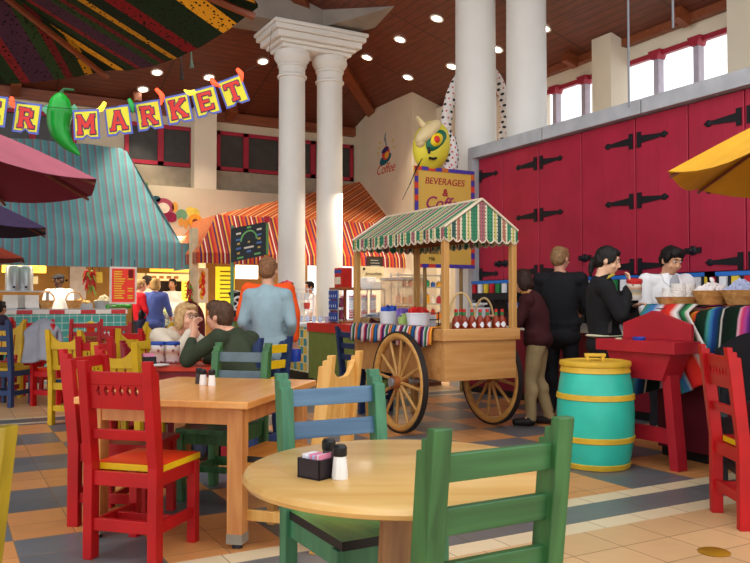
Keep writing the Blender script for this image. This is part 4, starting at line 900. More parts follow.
# ================================================================ PARASOLS
def parasol(label, c, R, ze, za, top, under, rot=0, n=8, pole=True, sag=.0, ribcol=None, droop=.03):
    t = thing('parasol', label, 'parasol', (c[0], c[1], 0), 0)
    P = [Vector((R*math.cos(rot+2*PI*i/n), R*math.sin(rot+2*PI*i/n), ze)) for i in range(n)]; A = Vector((0, 0, za)); side = (P[1]-P[0]).length
    up = MB(); dn = MB(); K = 8
    for i in range(n):
        a, b = P[i], P[(i+1) % n]
        def pt(u, v):              # u across the panel 0..1, v from apex 0..1
            p = A.lerp(a.lerp(b, u), v); p = Vector(p); p.z -= sag*math.sin(PI*v)*1.0; e = 4*u*(1-u); p.z -= droop*e*v; q = Vector((p.x, p.y, 0)); return Vector((q.x, q.y, p.z))
        for iu in range(6):
            for iv in range(K):
                u0, u1, v0, v1 = iu/6, (iu+1)/6, iv/K, (iv+1)/K
                q = [pt(u0,v0), pt(u1,v0), pt(u1,v1), pt(u0,v1)]; uv = [((u-.5)*side*v + side/2 + i*.37, v*R) for u, v in ((u0,v0),(u1,v0),(u1,v1),(u0,v1))]
                if iv == 0: q = q[1:] ; uv = uv[1:]; 
                up.quad([p + Vector((0,0,.006)) for p in q], 0, uv); dn.quad(q, 0, uv)
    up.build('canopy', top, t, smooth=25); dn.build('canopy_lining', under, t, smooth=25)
    rm = ribcol or wood('5a2a18', '7a3a20', 'x', .5)
    for i in range(n):
        b = P[i]*.99; mid = A.lerp(b, .5) - Vector((0,0,.012)); 
        MB().tube([A - Vector((0,0,.03)), A.lerp(b, .5) - Vector((0,0,.012 + sag*.9)), b - Vector((0,0,.008))], .011, 6).build('rib', rm, t)
        MB().tube([Vector((.02*math.cos(rot+2*PI*i/n), .02*math.sin(rot+2*PI*i/n), za-.48)), A.lerp(b, .5) - Vector((0,0,.02 + sag))], .008, 6).build('strut', rm, t)
    MB().cyl((0,0,za-.05), (0,0,za+.07), .03, .02).build('finial', rm, t)
    if pole:
        MB().cyl((0,0,.04), (0,0,za-.03), .021).build('pole', rm, t); MB().lathe([(0,0),(.24,0),(.24,.03),(.06,.06),(.03,.10),(0,.10)], 24).build('base', P_BLACK, t)
    return t
AZT = [(0,'0e2018'),(.12,'d09a2a'),(.20,'14281c'),(.36,'6e1420'),(.43,'12201a'),(.50,'a87a20'),(.53,'1b2a1a'),(.58,'5a1822'),(.61,'223a24'),(.66,'3c2440'),(.76,'6e1c28'),(.80,'18301e'),(.86,'0f1c16'),(.90,'d09a2a'),(.97,'10201a')]
M_AZ = stripes('woven_parasol_cloth', AZT, .86, 0, .95, motif=(75, .42, '0e100c', 1))
uc = cam(-1.40, 1.78); parasol('big parasol with dark woven stripes overhead at upper left', (uc.x, uc.y), 1.16, 2.10, 2.40, M_AZ, M_AZ, rot=-math.radians(29)+math.radians(23.5), sag=0, droop=.055)
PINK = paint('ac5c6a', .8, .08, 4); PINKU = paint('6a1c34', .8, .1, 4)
def pm(px, d): q = pxd(px, d); return (q.x, q.y)
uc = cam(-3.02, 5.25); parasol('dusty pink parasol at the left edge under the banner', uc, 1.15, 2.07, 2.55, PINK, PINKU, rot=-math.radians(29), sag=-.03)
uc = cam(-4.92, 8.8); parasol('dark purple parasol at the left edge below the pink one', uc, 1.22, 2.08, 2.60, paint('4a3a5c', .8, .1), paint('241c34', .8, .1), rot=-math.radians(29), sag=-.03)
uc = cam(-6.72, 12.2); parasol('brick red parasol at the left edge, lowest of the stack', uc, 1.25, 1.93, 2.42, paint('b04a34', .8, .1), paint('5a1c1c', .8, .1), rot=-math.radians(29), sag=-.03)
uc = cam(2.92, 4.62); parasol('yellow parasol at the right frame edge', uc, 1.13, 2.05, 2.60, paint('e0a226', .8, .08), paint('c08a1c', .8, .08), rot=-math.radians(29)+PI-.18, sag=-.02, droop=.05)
# ================================================================ BANNER
C_YEL = paint('d9d236', .6, .05, 3); C_BLU = paint('5a68b8', .6, .08); C_RED = paint('c8322a', .5, .1); C_PUR = paint('3a2a58', .5, .1); C_BASE = paint('e8a030', .5, .1)
SLAB = {  # strokes as (x0,y0,x1,y1,thickness) on a unit card
 'R': [(-.22,-.36,-.22,.36,.17),(-.22,.30,.12,.30,.13),(-.22,-.02,.12,-.02,.12),(.17,.02,.17,.28,.15),(.0,-.02,.24,-.36,.16),(-.34,.33,-.1,.33,.10),(-.34,-.34,-.1,-.34,.11),(.12,-.34,.36,-.34,.11)],
 'M': [(-.27,-.36,-.27,.36,.15),(.27,-.36,.27,.36,.15),(-.27,.33,.0,-.12,.15),(.27,.33,.0,-.12,.15),(-.38,-.34,-.16,-.34,.11),(.16,-.34,.38,-.34,.11),(-.38,.33,-.2,.33,.10),(.2,.33,.38,.33,.10)],
 'A': [(-.26,-.36,-.02,.36,.15),(.26,-.36,.02,.36,.15),(-.15,-.10,.15,-.10,.11),(-.38,-.34,-.14,-.34,.11),(.14,-.34,.38,-.34,.11),(-.12,.34,.12,.34,.10)],
 'K': [(-.24,-.36,-.24,.36,.16),(-.2,-.02,.26,.34,.15),(-.04,.04,.26,-.34,.16),(-.36,.33,-.1,.33,.10),(-.36,-.34,-.1,-.34,.11),(.12,.33,.36,.33,.10),(.12,-.34,.38,-.34,.11)],
 'E': [(-.22,-.36,-.22,.36,.17),(-.3,.31,.28,.31,.12),(-.22,0,.14,0,.11),(-.3,-.32,.28,-.32,.12),(.25,.18,.25,.34,.10),(.25,-.34,.25,-.17,.10)],
 'T': [(0,-.36,0,.36,.17),(-.32,.31,.32,.31,.13),(-.30,.16,-.30,.34,.11),(.30,.16,.30,.34,.11),(-.16,-.34,.16,-.34,.11)]}
DB = 6.2
def bpos(px, py): return at(px, py, DB + (px-130)*.002)
cards = [('E', -7, 111, .10), ('R', 27, 118, .12), ('M', 86.5, 124.5, -.06), ('A', 118.5, 120.5, -.13), ('R', 149, 115.5, -.16), ('K', 178.5, 109, -.21), ('E', 206, 101.5, -.27), ('T', 233.5, 91.5, -.36)]
lab = {0: 'yellow card with letter E cut off by the left frame edge', 1: 'yellow letter R card left of the big green chilli', 2: 'yellow letter M card right of the big green chilli', 3: 'yellow letter A card of the market banner', 4: 'yellow letter R card between A and K', 5: 'yellow letter K card of the market banner', 6: 'yellow letter E card between K and T', 7: 'yellow letter T card at the right end of the banner'}
cw, chh = .205, .235
for i, (ch, px, py, rot) in enumerate(cards):
    p = bpos(px, py); t = thing('banner_card', lab[i], 'banner letter', p, 0, 'letter cards of the hanging banner')
    t.rotation_euler = (0, -(-rot) if False else -rot*-1 if False else 0, 0)
    def place(o): o.rotation_euler = (0, 0, 0)
    t.rotation_mode = 'XYZ'; t.rotation_euler = Matrix.Rotation(-YAW, 3, 'Z').to_4x4().to_euler()
    M = Matrix.Rotation(-YAW, 4, 'Z') @ Matrix.Rotation(rot, 4, 'Y'); t.rotation_euler = M.to_euler()
    def card(s, y0, y1, notch): 
        w, h = cw/2*s, chh/2*s
        return [(-w,h),(w,h),(w,-h),(.03,-h),(0,-h+notch),(-.03,-h),(-w,-h)]
    MB().prism(card(1, 0, 0, .028), 'y', -.002, .004).build('blue_edging', C_BLU, t)
    MB().prism(card(.86, 0, 0, .024), 'y', -.0045, -.002).build('yellow_face', C_YEL, t)
    for nm, ex, yy, mt in (('letter_outline', .075, -.0065, C_PUR), ('letter', .0, -.0095, C_RED)):
        q = MB(); k = .185
        for j, (x0, y0, x1, y1, th) in enumerate(SLAB[ch]):
            a, b = Vector((x0, 0, y0)), Vector((x1, 0, y1)); d = (b-a).normalized(); e = ex/2
            a2, b2 = a - d*e, b + d*e; nrm = Vector((d.z, 0, -d.x))*(th/2+e)
            q.prism([((a2+nrm).x*k, (a2+nrm).z*k*1.08), ((b2+nrm).x*k, (b2+nrm).z*k*1.08), ((b2-nrm).x*k, (b2-nrm).z*k*1.08), ((a2-nrm).x*k, (a2-nrm).z*k*1.08)], 'y', yy-.0002*j-.001, yy+.0035)
        q.build(nm, mt, t)
    q = MB(); q.bx(-.065, -.03, -.0132, -.0122, -.085, -.07) if False else None
strp = [bpos(x, y) for x, y in ((-30,95),(0,99),(27,104),(50,107),(74,109),(102,108),(134,104),(163,96),(192,89),(220,81),(243,72),(268,60))] + [Vector((c1.x-.60, c1.y-.56, zcap-.2))]
tag(MB().tube(strp, .0022, 5).build('banner_string', paint('2a2a26', .8)), 'thin dark string carrying the letter cards and chilli lights', 'string')
def chilli(label, pts, rads, d, col, stemcol, emit=False, cat='chilli light', name='chilli_light', grp=None, n=14):
    P = [at(x, y, d) for x, y in pts]; o_ = P[0].copy(); t = thing(name, label, cat, o_, 0, grp)
    pp = [p-o_ for p in P]; out = []; rr = []
    for i in range(len(pp)-1):
        for k in range(4):
            g = k/4; s_ = [pp[max(i-1,0)], pp[i], pp[i+1], pp[min(i+2,len(pp)-1)]]
            out.append(.5*((2*s_[1])+(-s_[0]+s_[2])*g+(2*s_[0]-5*s_[1]+4*s_[2]-s_[3])*g*g+(-s_[0]+3*s_[1]-3*s_[2]+s_[3])*g**3)); rr.append(rads[i]+(rads[i+1]-rads[i])*g)
    out.append(pp[-1]); rr.append(rads[-1])
    MB().tube(out, rr, n).build('pod', col, t, smooth=60)
    return t
M_CH = paint('1f9a34', .22, .2, 6, bump=.4)
t = chilli('big shiny green chilli hanging in the middle of the banner', [(60,93),(60,100),(60,112),(59,124),(61,134),(67,143),(74,150),(80,155)], [.02,.075,.10,.088,.075,.052,.03,.006], DB, M_CH, None, False, 'chilli ornament', 'chilli_ornament', n=22)
a = at(60, 94, DB); MB().tube([Vector((0,0,-.01)), Vector((.03,0,.035)), Vector((.10,-.03,.03))], [.018,.012,.009], 8).build('stem', paint('2a5a34', .5), t)
for s in (-1, 1):
    p = at(60+s*14, 109, DB) - at(60, 93, DB); q = MB(); v = [Vector((0,0,.04)), Vector((.035*s,0,0)), Vector((0,0,-.045)), Vector((-.03*s,0,0))]; R_ = Matrix.Rotation(-YAW, 3, 'Z')
    q.add([R_ @ w + p + Vector((0,0,0)) for w in v] + [R_ @ (w + Vector((0,.012,0))) + p for w in v], [(0,1,2,3),(7,6,5,4),(0,4,5,1),(1,5,6,2),(2,6,7,3),(3,7,4,0)]); q.build('leaf_bow', paint('6ab08a', .5), t)
GLR, GLY = glow('ff4a22', .9, 'red_chilli_bulb'), glow('ffd83a', .9, 'yellow_chilli_bulb'); GLG = paint('25a04a', .3)
for lb, pts, mt in (('red chilli light left of the letter R card at the far left', [(12,97),(12,103),(16,109)], GLR), ('yellow chilli light between the M and A cards', [(105,102),(101,109),(91,112)], GLY), ('green chilli light between the A and R cards', [(129,99),(132,106),(133,113)], GLG),
    ('red chilli light between the R and K cards', [(156,89),(162,96),(161,105)], GLR), ('yellow chilli light over the K card', [(195,91),(190,93),(184,90)], GLY), ('red chilli light over the right E card', [(211,78),(214,83),(221,87)], GLR), ('red chilli light at the top of the T card', [(237,69),(241,74),(242,82)], GLR)):
    chilli(lb, pts, [.014,.022,.005], DB-.03, mt, None, grp='chilli string lights', n=10)
for px, py0, py1, lb in ((181, 51, 80, 'dark thread hanging from the hem of the big parasol'), (191, 48, 68, 'green beaded thread hanging from the hem of the big parasol')):
    p, q_ = at(px, py0, 2.55), at(px+1, py1, 2.55); tag(MB().tube([p, p.lerp(q_, .6), q_], [.002,.003,.007], 6).build('hanging_thread', paint('4a5a4c' if px > 185 else '2a2420', .7)), lb, 'thread')
# ================================================================ BEVERAGES SIGN AND PAPIER-MACHE CREATURE
ysg = 8.98
a, b = ony(414.5, 169, ysg), ony(474, 169, ysg); zb = ony(444, 268, ysg).z; zt2 = ony(444, 168.5, ysg).z; xm_, wv = (a.x+b.x)/2, (b.x-a.x)
t = thing('drinks_sign', 'yellow drinks sign with red lettering and patterned border behind the cart', 'sign', (xm_, ysg, 0))
MB().bx(-wv/2, wv/2, 0, .03, zb, zt2).build('board', paint('d9b050', .6, .05, 2), t)
bd = MB(); C3 = 0; n = 9; s_ = .085
cols = [paint('4a3a9a', .6), paint('d2402c', .6), paint('c86a2a', .6)]
def rowb(p0, p1, n, vert):
    for i in range(n):
        u0, u1 = p0+(p1-p0)*i/n, p0+(p1-p0)*(i+1)/n
        yield u0, u1, [1,0,1,0,2][i % 5] if i % 2 == 0 else 0
for u0, u1, k in rowb(-wv/2, wv/2, 9, 0): bd.bx(u0, u1, -.012, 0, zt2-.05, zt2, k); bd.bx(u0, u1, -.012, 0, zb, zb+.05, k)
for u0, u1, k in rowb(zb+.05, zt2-.05, 15, 1): bd.bx(-wv/2, -wv/2+.055, -.012, 0, u0, u1, k); bd.bx(wv/2-.055, wv/2, -.012, 0, u0, u1, k)
bd.build('patterned_border', cols, t)
M_SGR = paint('a8243a', .6); M_SGP = paint('9a2460', .6)
lettering('BEVERAGES', .128, M_SGR, t, (-.005, -.004, zt2-.19), (PI/2,0,0), .18, .003, .0)
lettering('&', .14, M_SGR, t, (0, -.004, zt2-.34), (PI/2,0,0), .1, .003, .004)
lettering('Coffee', .235, M_SGP, t, (-.02, -.004, zt2-.49), (PI/2,0,0), .35, .003, .002)
M_BRN = paint('6a5a20', .6)
for i, s in enumerate(('Fountain Drink', 'Coffee & Tea', 'Milk')): lettering(s, .075, M_BRN, t, (-.27, -.004, zb+.30-.09*i), (PI/2,0,0), 0, .003, 0, 'lettering', 'LEFT', .8)
for s in (-1, 1): MB().cyl((s*.3, .05, 0), (s*.3, .05, zt2-.1), .025).build('post', paint('8a6a3a', .5), t)
# creature: yellow mask, white spotted body coiled round the thick column
M_WB = paint('e9e5e2', .5, .04, 5); M_MASK = paint('dccd3c', .5, .08, 5); M_MASKP = paint('dcc694', .5, .06)
cr_ = thing('papier_mache_creature', 'yellow faced white spotted papier-mache serpent on top of the drinks sign', 'sculpture', (xm_, ysg, zt2))
hc = ony(431.5, 146, ysg+.05) - Vector((xm_, ysg, zt2))
RZ = Matrix.Rotation(-.15, 3, 'Z') @ Matrix.Rotation(.25, 3, 'Y')
MB().ell(hc, (.27, .17, .36), 28, RZ).build('head', M_MASK, cr_, smooth=60)
q = MB(); q.ell(hc + Vector((-.10, -.07, .17)), (.25, .13, .10), 18, Matrix.Rotation(-.75, 3, 'Y')); q.cyl(hc + Vector((-.16, -.05, .26)), hc + Vector((-.27, -.06, .36)), .05, .02, 12); q.ell(hc + Vector((-.22, -.06, .02)), (.06, .08, .08), 12); q.build('brow_and_ear', M_MASKP, cr_, smooth=60)
MB().ell(hc + Vector((-.01, -.135, .05)), (.20, .06, .115), 20, Matrix.Rotation(-.75, 3, 'Y')).build('eye_patch', paint('1e6a4c', .4), cr_, smooth=60)
e_ = MB().ell(hc + Vector((-.03, -.175, .05)), (.115, .04, .08), 18, Matrix.Rotation(-.75, 3, 'Y')).build('eyeball', paint('e8c81e', .4), cr_, smooth=60)
MB().ell(hc + Vector((-.045, -.205, .05)), (.05, .025, .05), 14).build('pupil', paint('cc2c22', .4), cr_, smooth=60)
q = MB(); q.tube([hc + Vector((-.14, -.150, -.20)), hc + Vector((-.08, -.165, -.21)), hc + Vector((-.03, -.165, -.195))], .018, 8); q.ell(hc + Vector((-.14, -.155, -.10)), (.025, .02, .05), 10); q.build('mouth', paint('1c1c20', .4), cr_)
body = [hc + Vector((.20, .05, .20)), hc + Vector((.30, .06, .10)), hc + Vector((.36, .08, -.08)), hc + Vector((.34, .10, -.28)), hc + Vector((.20, .08, -.33))]
o3 = Vector((xm_, ysg, zt2)); ctl = [at(x, y, 12.35) - o3 for x, y in ((452,172),(447,150),(446,125),(450,100),(458,80),(470,68),(482,66),(495,76),(503,95),(506,118),(503,140),(500,172))]
coil = []
for i in range(len(ctl)-1):
    for k_ in range(4):
        g = k_/4; s_ = [ctl[max(i-1,0)], ctl[i], ctl[i+1], ctl[min(i+2,len(ctl)-1)]]
        coil.append(.5*((2*s_[1])+(-s_[0]+s_[2])*g+(2*s_[0]-5*s_[1]+4*s_[2]-s_[3])*g*g+(-s_[0]+3*s_[1]-3*s_[2]+s_[3])*g**3))
coil.append(ctl[-1])
def spotted(path, r, nm):
    n = len(path); rr_ = r if isinstance(r, list) else [r]*n
    o = MB().tube(path, rr_, 14).build(nm, M_WB, cr_, smooth=60); q = MB()
    k = 0; acc = 0
    for i in range(1, n-1):
        d = (path[i+1]-path[i-1]).normalized(); x = d.orthogonal().normalized(); y = d.cross(x)
        for j in range(6):
            a = 2*PI*j/6 + (i % 2)*.5; p = path[i] + (x*math.cos(a)+y*math.sin(a))*rr_[i]; M = Matrix((d, (x*-math.sin(a)+y*math.cos(a)), (x*math.cos(a)+y*math.sin(a)))).transposed()
            q.ell(p, (.022, .034, .008) if j % 2 == 0 else (.015, .015, .008), 8, M, 0 if j % 2 == 0 else 1)
    q.build('dot_pattern', [paint('22252e', .5), paint('cc3a3a', .5)], o)
bs = []
for i in range(len(body)-1):
    for k in range(4): bs.append(body[i].lerp(body[i+1], k/4))
bs.append(body[-1]); spotted(bs, .125, 'neck')
spotted(coil, [.085]*len(coil), 'coiled_body')
q = MB()
for k in range(4): q.tube([hc + Vector((-.20, -.08, -.2)), hc + Vector((-.32-.02*k, -.12, -.34-.05*k)), hc + Vector((-.42-.04*k, -.12, -.58-.07*k))], .004, 5)
q.build('whiskers', P_BLACK, cr_)
# ================================================================ TEAL STALL
yv = 14.8
TST = [(0,'5f9ea2'),(.40,'5f9ea2'),(.42,'6d7c86'),(.50,'8a6f78'),(.56,'6d7c86'),(.60,'7fb6b4'),(.98,'7fb6b4')]
M_TEAL = stripes('teal_striped_canvas', [(0,'62989e'),(.50,'7a7f8a'),(.58,'8c767e'),(.72,'7a7f8a'),(.80,'70a6aa')], .14, 0, .85, var=.2)
def awning(name, label, segs, mat, cat='awning', thick=.02):
    m = MB()
    for p, uv in segs: m.quad([tuple(q) for q in p], 0, uv)
    o = m.build(name, mat); s_ = o.modifiers.new('S', 'SOLIDIFY'); s_.thickness = thick; return tag(o, label, cat)
zvb, zvt = ony(95, 267, yv).z, ony(95, 240, yv).z
xL = -3.0; xR = ony(190.5, 250, yv).x; xRb = ony(181, 240, yv).x; tr = ony(125, 148, YW-.02); zr = tr.z; xRt = tr.x
m = MB()
K = 60
for i in range(K):                                   # sloping roof cloth, slightly billowed, and its valance
    u0, u1 = i/K, (i+1)/K; xa, xb = xL+(xR-xL)*u0, xL+(xR-xL)*u1
    if xb > xRb + .02: xa = min(xa, xRb); xb = min(xb, xRb)
    def rp_(x, v):
        xr = x - (x-(xRt))*0 ; k = max(0, min(1, (x - xRt)/(xRb - xRt))); vmax = 1 - k
        vv = v*vmax; return Vector((x, yv + (YW-.02-yv)*vv, zvt + (zr-zvt)*vv - .10*math.sin(PI*vv)*(1) + .012*math.sin(x*7+v*3)*min(1, v*5)))
    for j in range(8):
        v0, v1 = j/8, (j+1)/8; m.quad([rp_(xa,v0), rp_(xb,v0), rp_(xb,v1), rp_(xa,v1)], 0, [(xa,0),(xb,0),(xb,1),(xa,1)])
    xa, xb = xL+(xR-xL)*u0, xL+(xR-xL)*u1
    w0, w1 = .012*math.sin(xa*5), .012*math.sin(xb*5)
    m.quad([(xa,yv,zvt),(xb,yv,zvt),(xb,yv-.03+w1,zvb),(xa,yv-.03+w0,zvb)], 0, [(xa,0),(xb,0),(xb,-1),(xa,-1)])
m.quad([(xR,yv,zvt),(xR,YW-.02,zvt),(xR,YW-.02,zvb),(xR,yv-.03,zvb)], 0, [(0,0),(1.6,0),(1.6,-1),(0,-1)])
m.quad([(xRb,yv,zvt),(xRb,YW-.02,zvt),(xRt,YW-.02,zr)], 0, [(0,0),(1.6,0),(1.6,2)])
o = m.build('striped_awning', M_TEAL, smooth=50); tag(o, 'large teal and grey striped awning over the left food stall', 'awning')
# tiled counter
M_TT = tiles('teal_wall_tile', .125, .125, 0, .0, '3fa49e', grout='b8d8d0', gw=.012, coord='Object', axes=(0, 2)); M_RW = tiles('red_white_tile', .26, .2, 0, 1.02, 'c42a30', 'e8e4de', grout='d8d0c8', cw=1, gw=.01, axes=(0, 2))
yk = 14.72; xk = ony(126, 315, yk).x
t = thing('food_counter', 'teal tiled food counter with a red and white tile edge', 'counter', (-2.5, yk, 0))
MB().bx(0, xk+2.5, 0, .55, 0, 1.04).build('tiled_front', M_TT, t); MB().bx(-.02, xk+2.52, -.02, .57, 1.04, 1.11).build('tile_edge', M_RW, t)
MB().bx(-.02, xk+2.52, .0, .57, 1.11, 1.13).build('countertop', M_STEEL, t)
kz_ = 1.131
def ky(px, off=.28): q = ony(px, 300, yk+off); return (q.x, yk+off)
# heat lamp urns, pots, baskets on it
for px, lb in ((13, 'left one of two big steel urns at the left end of the food counter'), (25, 'right one of two big steel urns at the left end of the food counter')):
    x, y = ky(px, .42); t = thing('steel_urn', lb, 'urn', (x, y, kz_+.32), 0, 'steel urns'); MB().lathe([(0,0),(.13,0),(.13,.38),(.11,.43),(.03,.45),(0,.45)], 24).build('urn_body', M_STEEL, t, smooth=40); MB().cyl((0,-.13,.06),(0,-.18,.06),.02).build('tap', P_BLACK, t)
x, y = ky(18, .42); t = thing('steel_shelf', 'steel shelf carrying the two urns', 'shelf', (x, y, kz_)); q = MB(); q.bx(-.42, .52, -.15, .15, .295, .318); q.build('shelf_board', M_STEEL, t); [MB().cyl((a, b, 0), (a, b, .295), .015).build('leg', M_STEEL, t) for a in (-.38,.48) for b in (-.12,.12)]
for px, off, kind, lb in ((14, .25, 0, 'left white sloping food display on the tiled counter'), (28, .25, 0, 'right white sloping food display on the tiled counter'), (46, .22, 1, 'wicker basket with hoop handle on the tiled counter'), (74, .18, 1, 'brown wicker basket beside the cook on the tiled counter'), (80, .38, 2, 'steel food pan right of the cook'), (104, .30, 3, 'steel pot piled with pale food near the red menu'), (116, .3, 4, 'green and red pepper heap under the red menu board')):
    x, y = ky(px, off)
    if kind == 0: 
        t = thing('food_display', lb, 'display', (x, y, kz_)); MB().prism([(-.13,0),(.13,0),(.13,.24),(-.05,.24)], 'x', -.17, .17).build('hood', M_SALT, t); MB().bx(-.18, .18, -.13, .13, 0, .02).build('tray', M_STEEL, t)
    elif kind == 1:
        t = thing('wicker_basket', lb, 'basket', (x, y, kz_)); r_ = .14; MB().lathe([(0,0),(r_*.7,0),(r_,.14),(r_*1.05,.15),(r_*.94,.15),(r_*.65,.01),(0,.012)], 22).build('wicker_bowl', WK2, t, smooth=40); MB().tube([(r_*math.cos(a), 0, .14+.16*math.sin(a)) for a in [PI*i/14 for i in range(15)]], .012, 6).build('handle', WK2, t)
    elif kind == 2:
        t = thing('food_pan', lb, 'pan', (x, y, kz_)); MB().bx(-.2, .2, -.12, .12, 0, .1).build('pan', M_STEEL, t); q = MB(); heap(q, 30, .15, .06, .04, random.Random(3), .1); q.build('food', paint('d8b070', .8), t)['kind'] = 'stuff'
    elif kind == 3:
        t = thing('food_pot', lb, 'pot', (x, y, kz_)); MB().lathe([(0,0),(.16,0),(.18,.14),(.17,.14),(.15,.01),(0,.01)], 22).build('pot', M_STEEL, t, smooth=40); q = MB(); heap(q, 40, .14, .12, .04, random.Random(5), .13); q.build('food', paint('d8cfae', .8), t)['kind'] = 'stuff'
    else:
        q = MB(); heap(q, 26, .26, .08, .05, random.Random(8), .03); o = q.build('pepper_heap', paint('3a8a3a', .5, .3), None, (x, y, kz_), smooth=40); tag(o, lb, 'peppers', None, 'stuff')
# kitchen back: lit sign, white door, menus
yw = 18.9
def ksign(label, px0, py0, px1, py1, y, mat, cat='sign', name='menu_sign'):
    a, b = ony(px0, py0, y), ony(px1, py1, y); t = thing(name, label, cat, ((a.x+b.x)/2, y, (a.z+b.z)/2)); MB().bx(-(b.x-a.x)/2, (b.x-a.x)/2, 0, .03, -(a.z-b.z)/2, (a.z-b.z)/2).build('panel', mat, t); return t, (b.x-a.x), (a.z-b.z)
t, w_, h_ = ksign('glowing yellow stall sign with red lettering under the teal awning', 2, 265, 46, 273, 16.2, glow('ffd23a', 1.6, 'lit_yellow_sign')); lettering('GRILL', h_*.7, paint('c8321c', .5), t, (w_*.18, -.01, 0))
t, w_, h_ = ksign('white menu card below the glowing yellow stall sign', 17, 276, 38, 284, 17.0, paint('d9cba4', .7))
t, w_, h_ = ksign('white kitchen door behind the cook', 70, 262, 86, 299, 18.95, paint('e2d8d4', .5), 'door', 'kitchen_door'); MB().ell((-.25, -.03, 0), (.03, .03, .03), 8).build('door_knob', P_BLACK, t)
t, w_, h_ = ksign('large red menu board with yellow price lines beside the tiled counter', 110, 266.5, 136.5, 304, 14.55, paint('e8e0d8', .5)); MB().bx(-w_/2+.035, w_/2-.035, -.008, 0, -h_/2+.035, h_/2-.035).build('red_face', glow('d8301a', .2, 'backlit_red'), t)
q = MB(); rr = random.Random(4); z = h_/2-.09
while z > -h_/2+.07:
    q.bx(-w_/2+.07, -w_/2+.07+rr.uniform(.12,.2), -.012, -.008, z-.011, z+.011); q.bx(w_/2-.16, w_/2-.07, -.012, -.008, z-.011, z+.011) if rr.random() > .3 else None; z -= .043
q.build('price_lines', paint('ecc83a', .5), t); MB().bx(w_*.18, w_*.36, -.02, -.012, h_/2-.2, h_/2-.05).build('chilli_bunch', paint('7a1414', .6), t)
for s in (-1, 1): MB().cyl((s*(w_/2-.03), .03, h_/2), (s*(w_/2-.03), .03, 2.0-t.location.z+.02), .006).build('hanger', P_BLACK, t)
t, w_, h_ = ksign('small yellow card hanging left of the red menu', 96, 272, 102.5, 283, 15.0, paint('d8b23a', .5)); MB().cyl((0, .015, h_/2), (0, .015, 2.1-t.location.z), .006).build('hanger', P_BLACK, t)
t, w_, h_ = ksign('long orange menu strip over the right-hand order window', 147, 273.5, 190, 281, 17.2, glow('f0c088', .5, 'lit_menu_strip')); q = MB(); [q.bx(-w_/2+.1+i*.16, -w_/2+.2+i*.16, -.008, 0, -.03, .03) for i in range(int(w_/.16)-1)]; q.build('menu_lines', paint('a86a3a', .6), t)
t, w_, h_ = ksign('orange lit band under the right end of the teal awning', 150, 268.5, 192, 272.5, 16.3, glow('f0a030', .8, 'lit_orange_band'))
t, w_, h_ = ksign('small cream menu card right of the red menu board', 137, 273, 145, 283, 16.6, paint('e8d49a', .6))
t, w_, h_ = ksign('yellow menu panel in the order window by the cream post', 182, 281, 191.5, 301, 17.0, glow('f2e04a', .5, 'lit_yellow_menu')); q = MB(); [q.bx(-w_/2+.05, w_/2-.05, -.008, 0, h_/2-.06-i*.08, h_/2-.03-i*.08) for i in range(5)]; q.build('menu_lines', paint('b89a3a', .6), t)
a, b = ony(133, 281, 17.4), ony(182, 320, 17.4); tag(MB().bx(a.x, b.x, 17.4, 17.5, .0, a.z).build('dark_partition', paint('33241f', .7)), 'dark partition behind the queue in the order window', 'partition')
# ristras
for px, py, h_, y, lb in ((86.5, 270, 18, 15.0, 'left string of dried red and green chillies in the teal stall'), (92.5, 270, 24, 15.0, 'right string of dried red chillies in the teal stall'), (189.5, 281, 25, 14.2, 'string of chillies hanging on the cream post')):
    a = ony(px, py, y); b = ony(px, py+h_, y); L = a.z-b.z; t = thing('chilli_ristra', lb, 'chilli string', a, 0, 'dried chilli strings'); MB().cyl((0,0,0),(0,0,2.35-a.z if y > 14.5 else .2),.006).build('cord', P_BLACK, t); q = MB(); rr = random.Random(int(px*7))
    for i in range(26):
        z = -L*.85*i/26; an = rr.uniform(0, 6.28); q.cyl((.02*math.cos(an), .02*math.sin(an)-.02, z), (.07*math.cos(an), .07*math.sin(an)-.02, z-.12), .02, .006, 8, 0 if rr.random() > .22 else 1)
    q.build('chillies', [paint('b01c1c', .4, .2), paint('7aa040', .4)], t)
# glass food case, maroon round-backed booth
x0 = ony(164, 310, 15.9).x; x1 = ony(186, 310, 15.9).x; t = thing('glass_food_case', 'glass fronted food case behind the woman in blue', 'display case', ((x0+x1)/2, 15.9, 0)); w_ = (x1-x0)/2
MB().bx(-w_, w_, 0, .5, 0, .75).build('case_base', paint('5a2a24', .5), t); 
for i, z in enumerate((.78, .98)): MB().bx(-w_, w_, .05, .48, z, z+.02).build('shelf', M_STEEL, t); q = MB(); [q.ell((-w_+.08+j*.11, .2, z+.07), (.05, .08, .06), 8) for j in range(int(w_*2/.11))]; q.build('dishes', paint(('c8c890', 'a8b45a')[i], .7, .3, 20), t)
q = MB(); q.prism([(0,.75),(.5,.75),(.5,1.25),(.25,1.25),(.08,1.12)], 'x', -w_, w_); q.build('glass_hood', glassy('dff0f0', .18, .05, 'case_glass'), t)
x0 = ony(184, 310, 14.0).x; t = thing('round_booth', 'dark red round-backed booth bench behind the couple', 'booth', (x0, 13.6, 0)); q = MB(); pts = [(-.27,0),(.27,0)] + [(.27*math.cos(a), .85+.42*math.sin(a)) for a in [PI*i/14 for i in range(15)]]; q.prism(pts, 'y', 0, .08); q.build('backrest', paint('5a1018', .5), t); MB().bx(-.27, .27, -.4, 0, .0, .45).build('seat', paint('6a141c', .5), t)
a = ony(182.5, 307, 13.55); MB().bx(-.13, .13, -.03, 0, 1.02, 1.20).build('backrest_patch', paint('8f6a4a', .6), t)
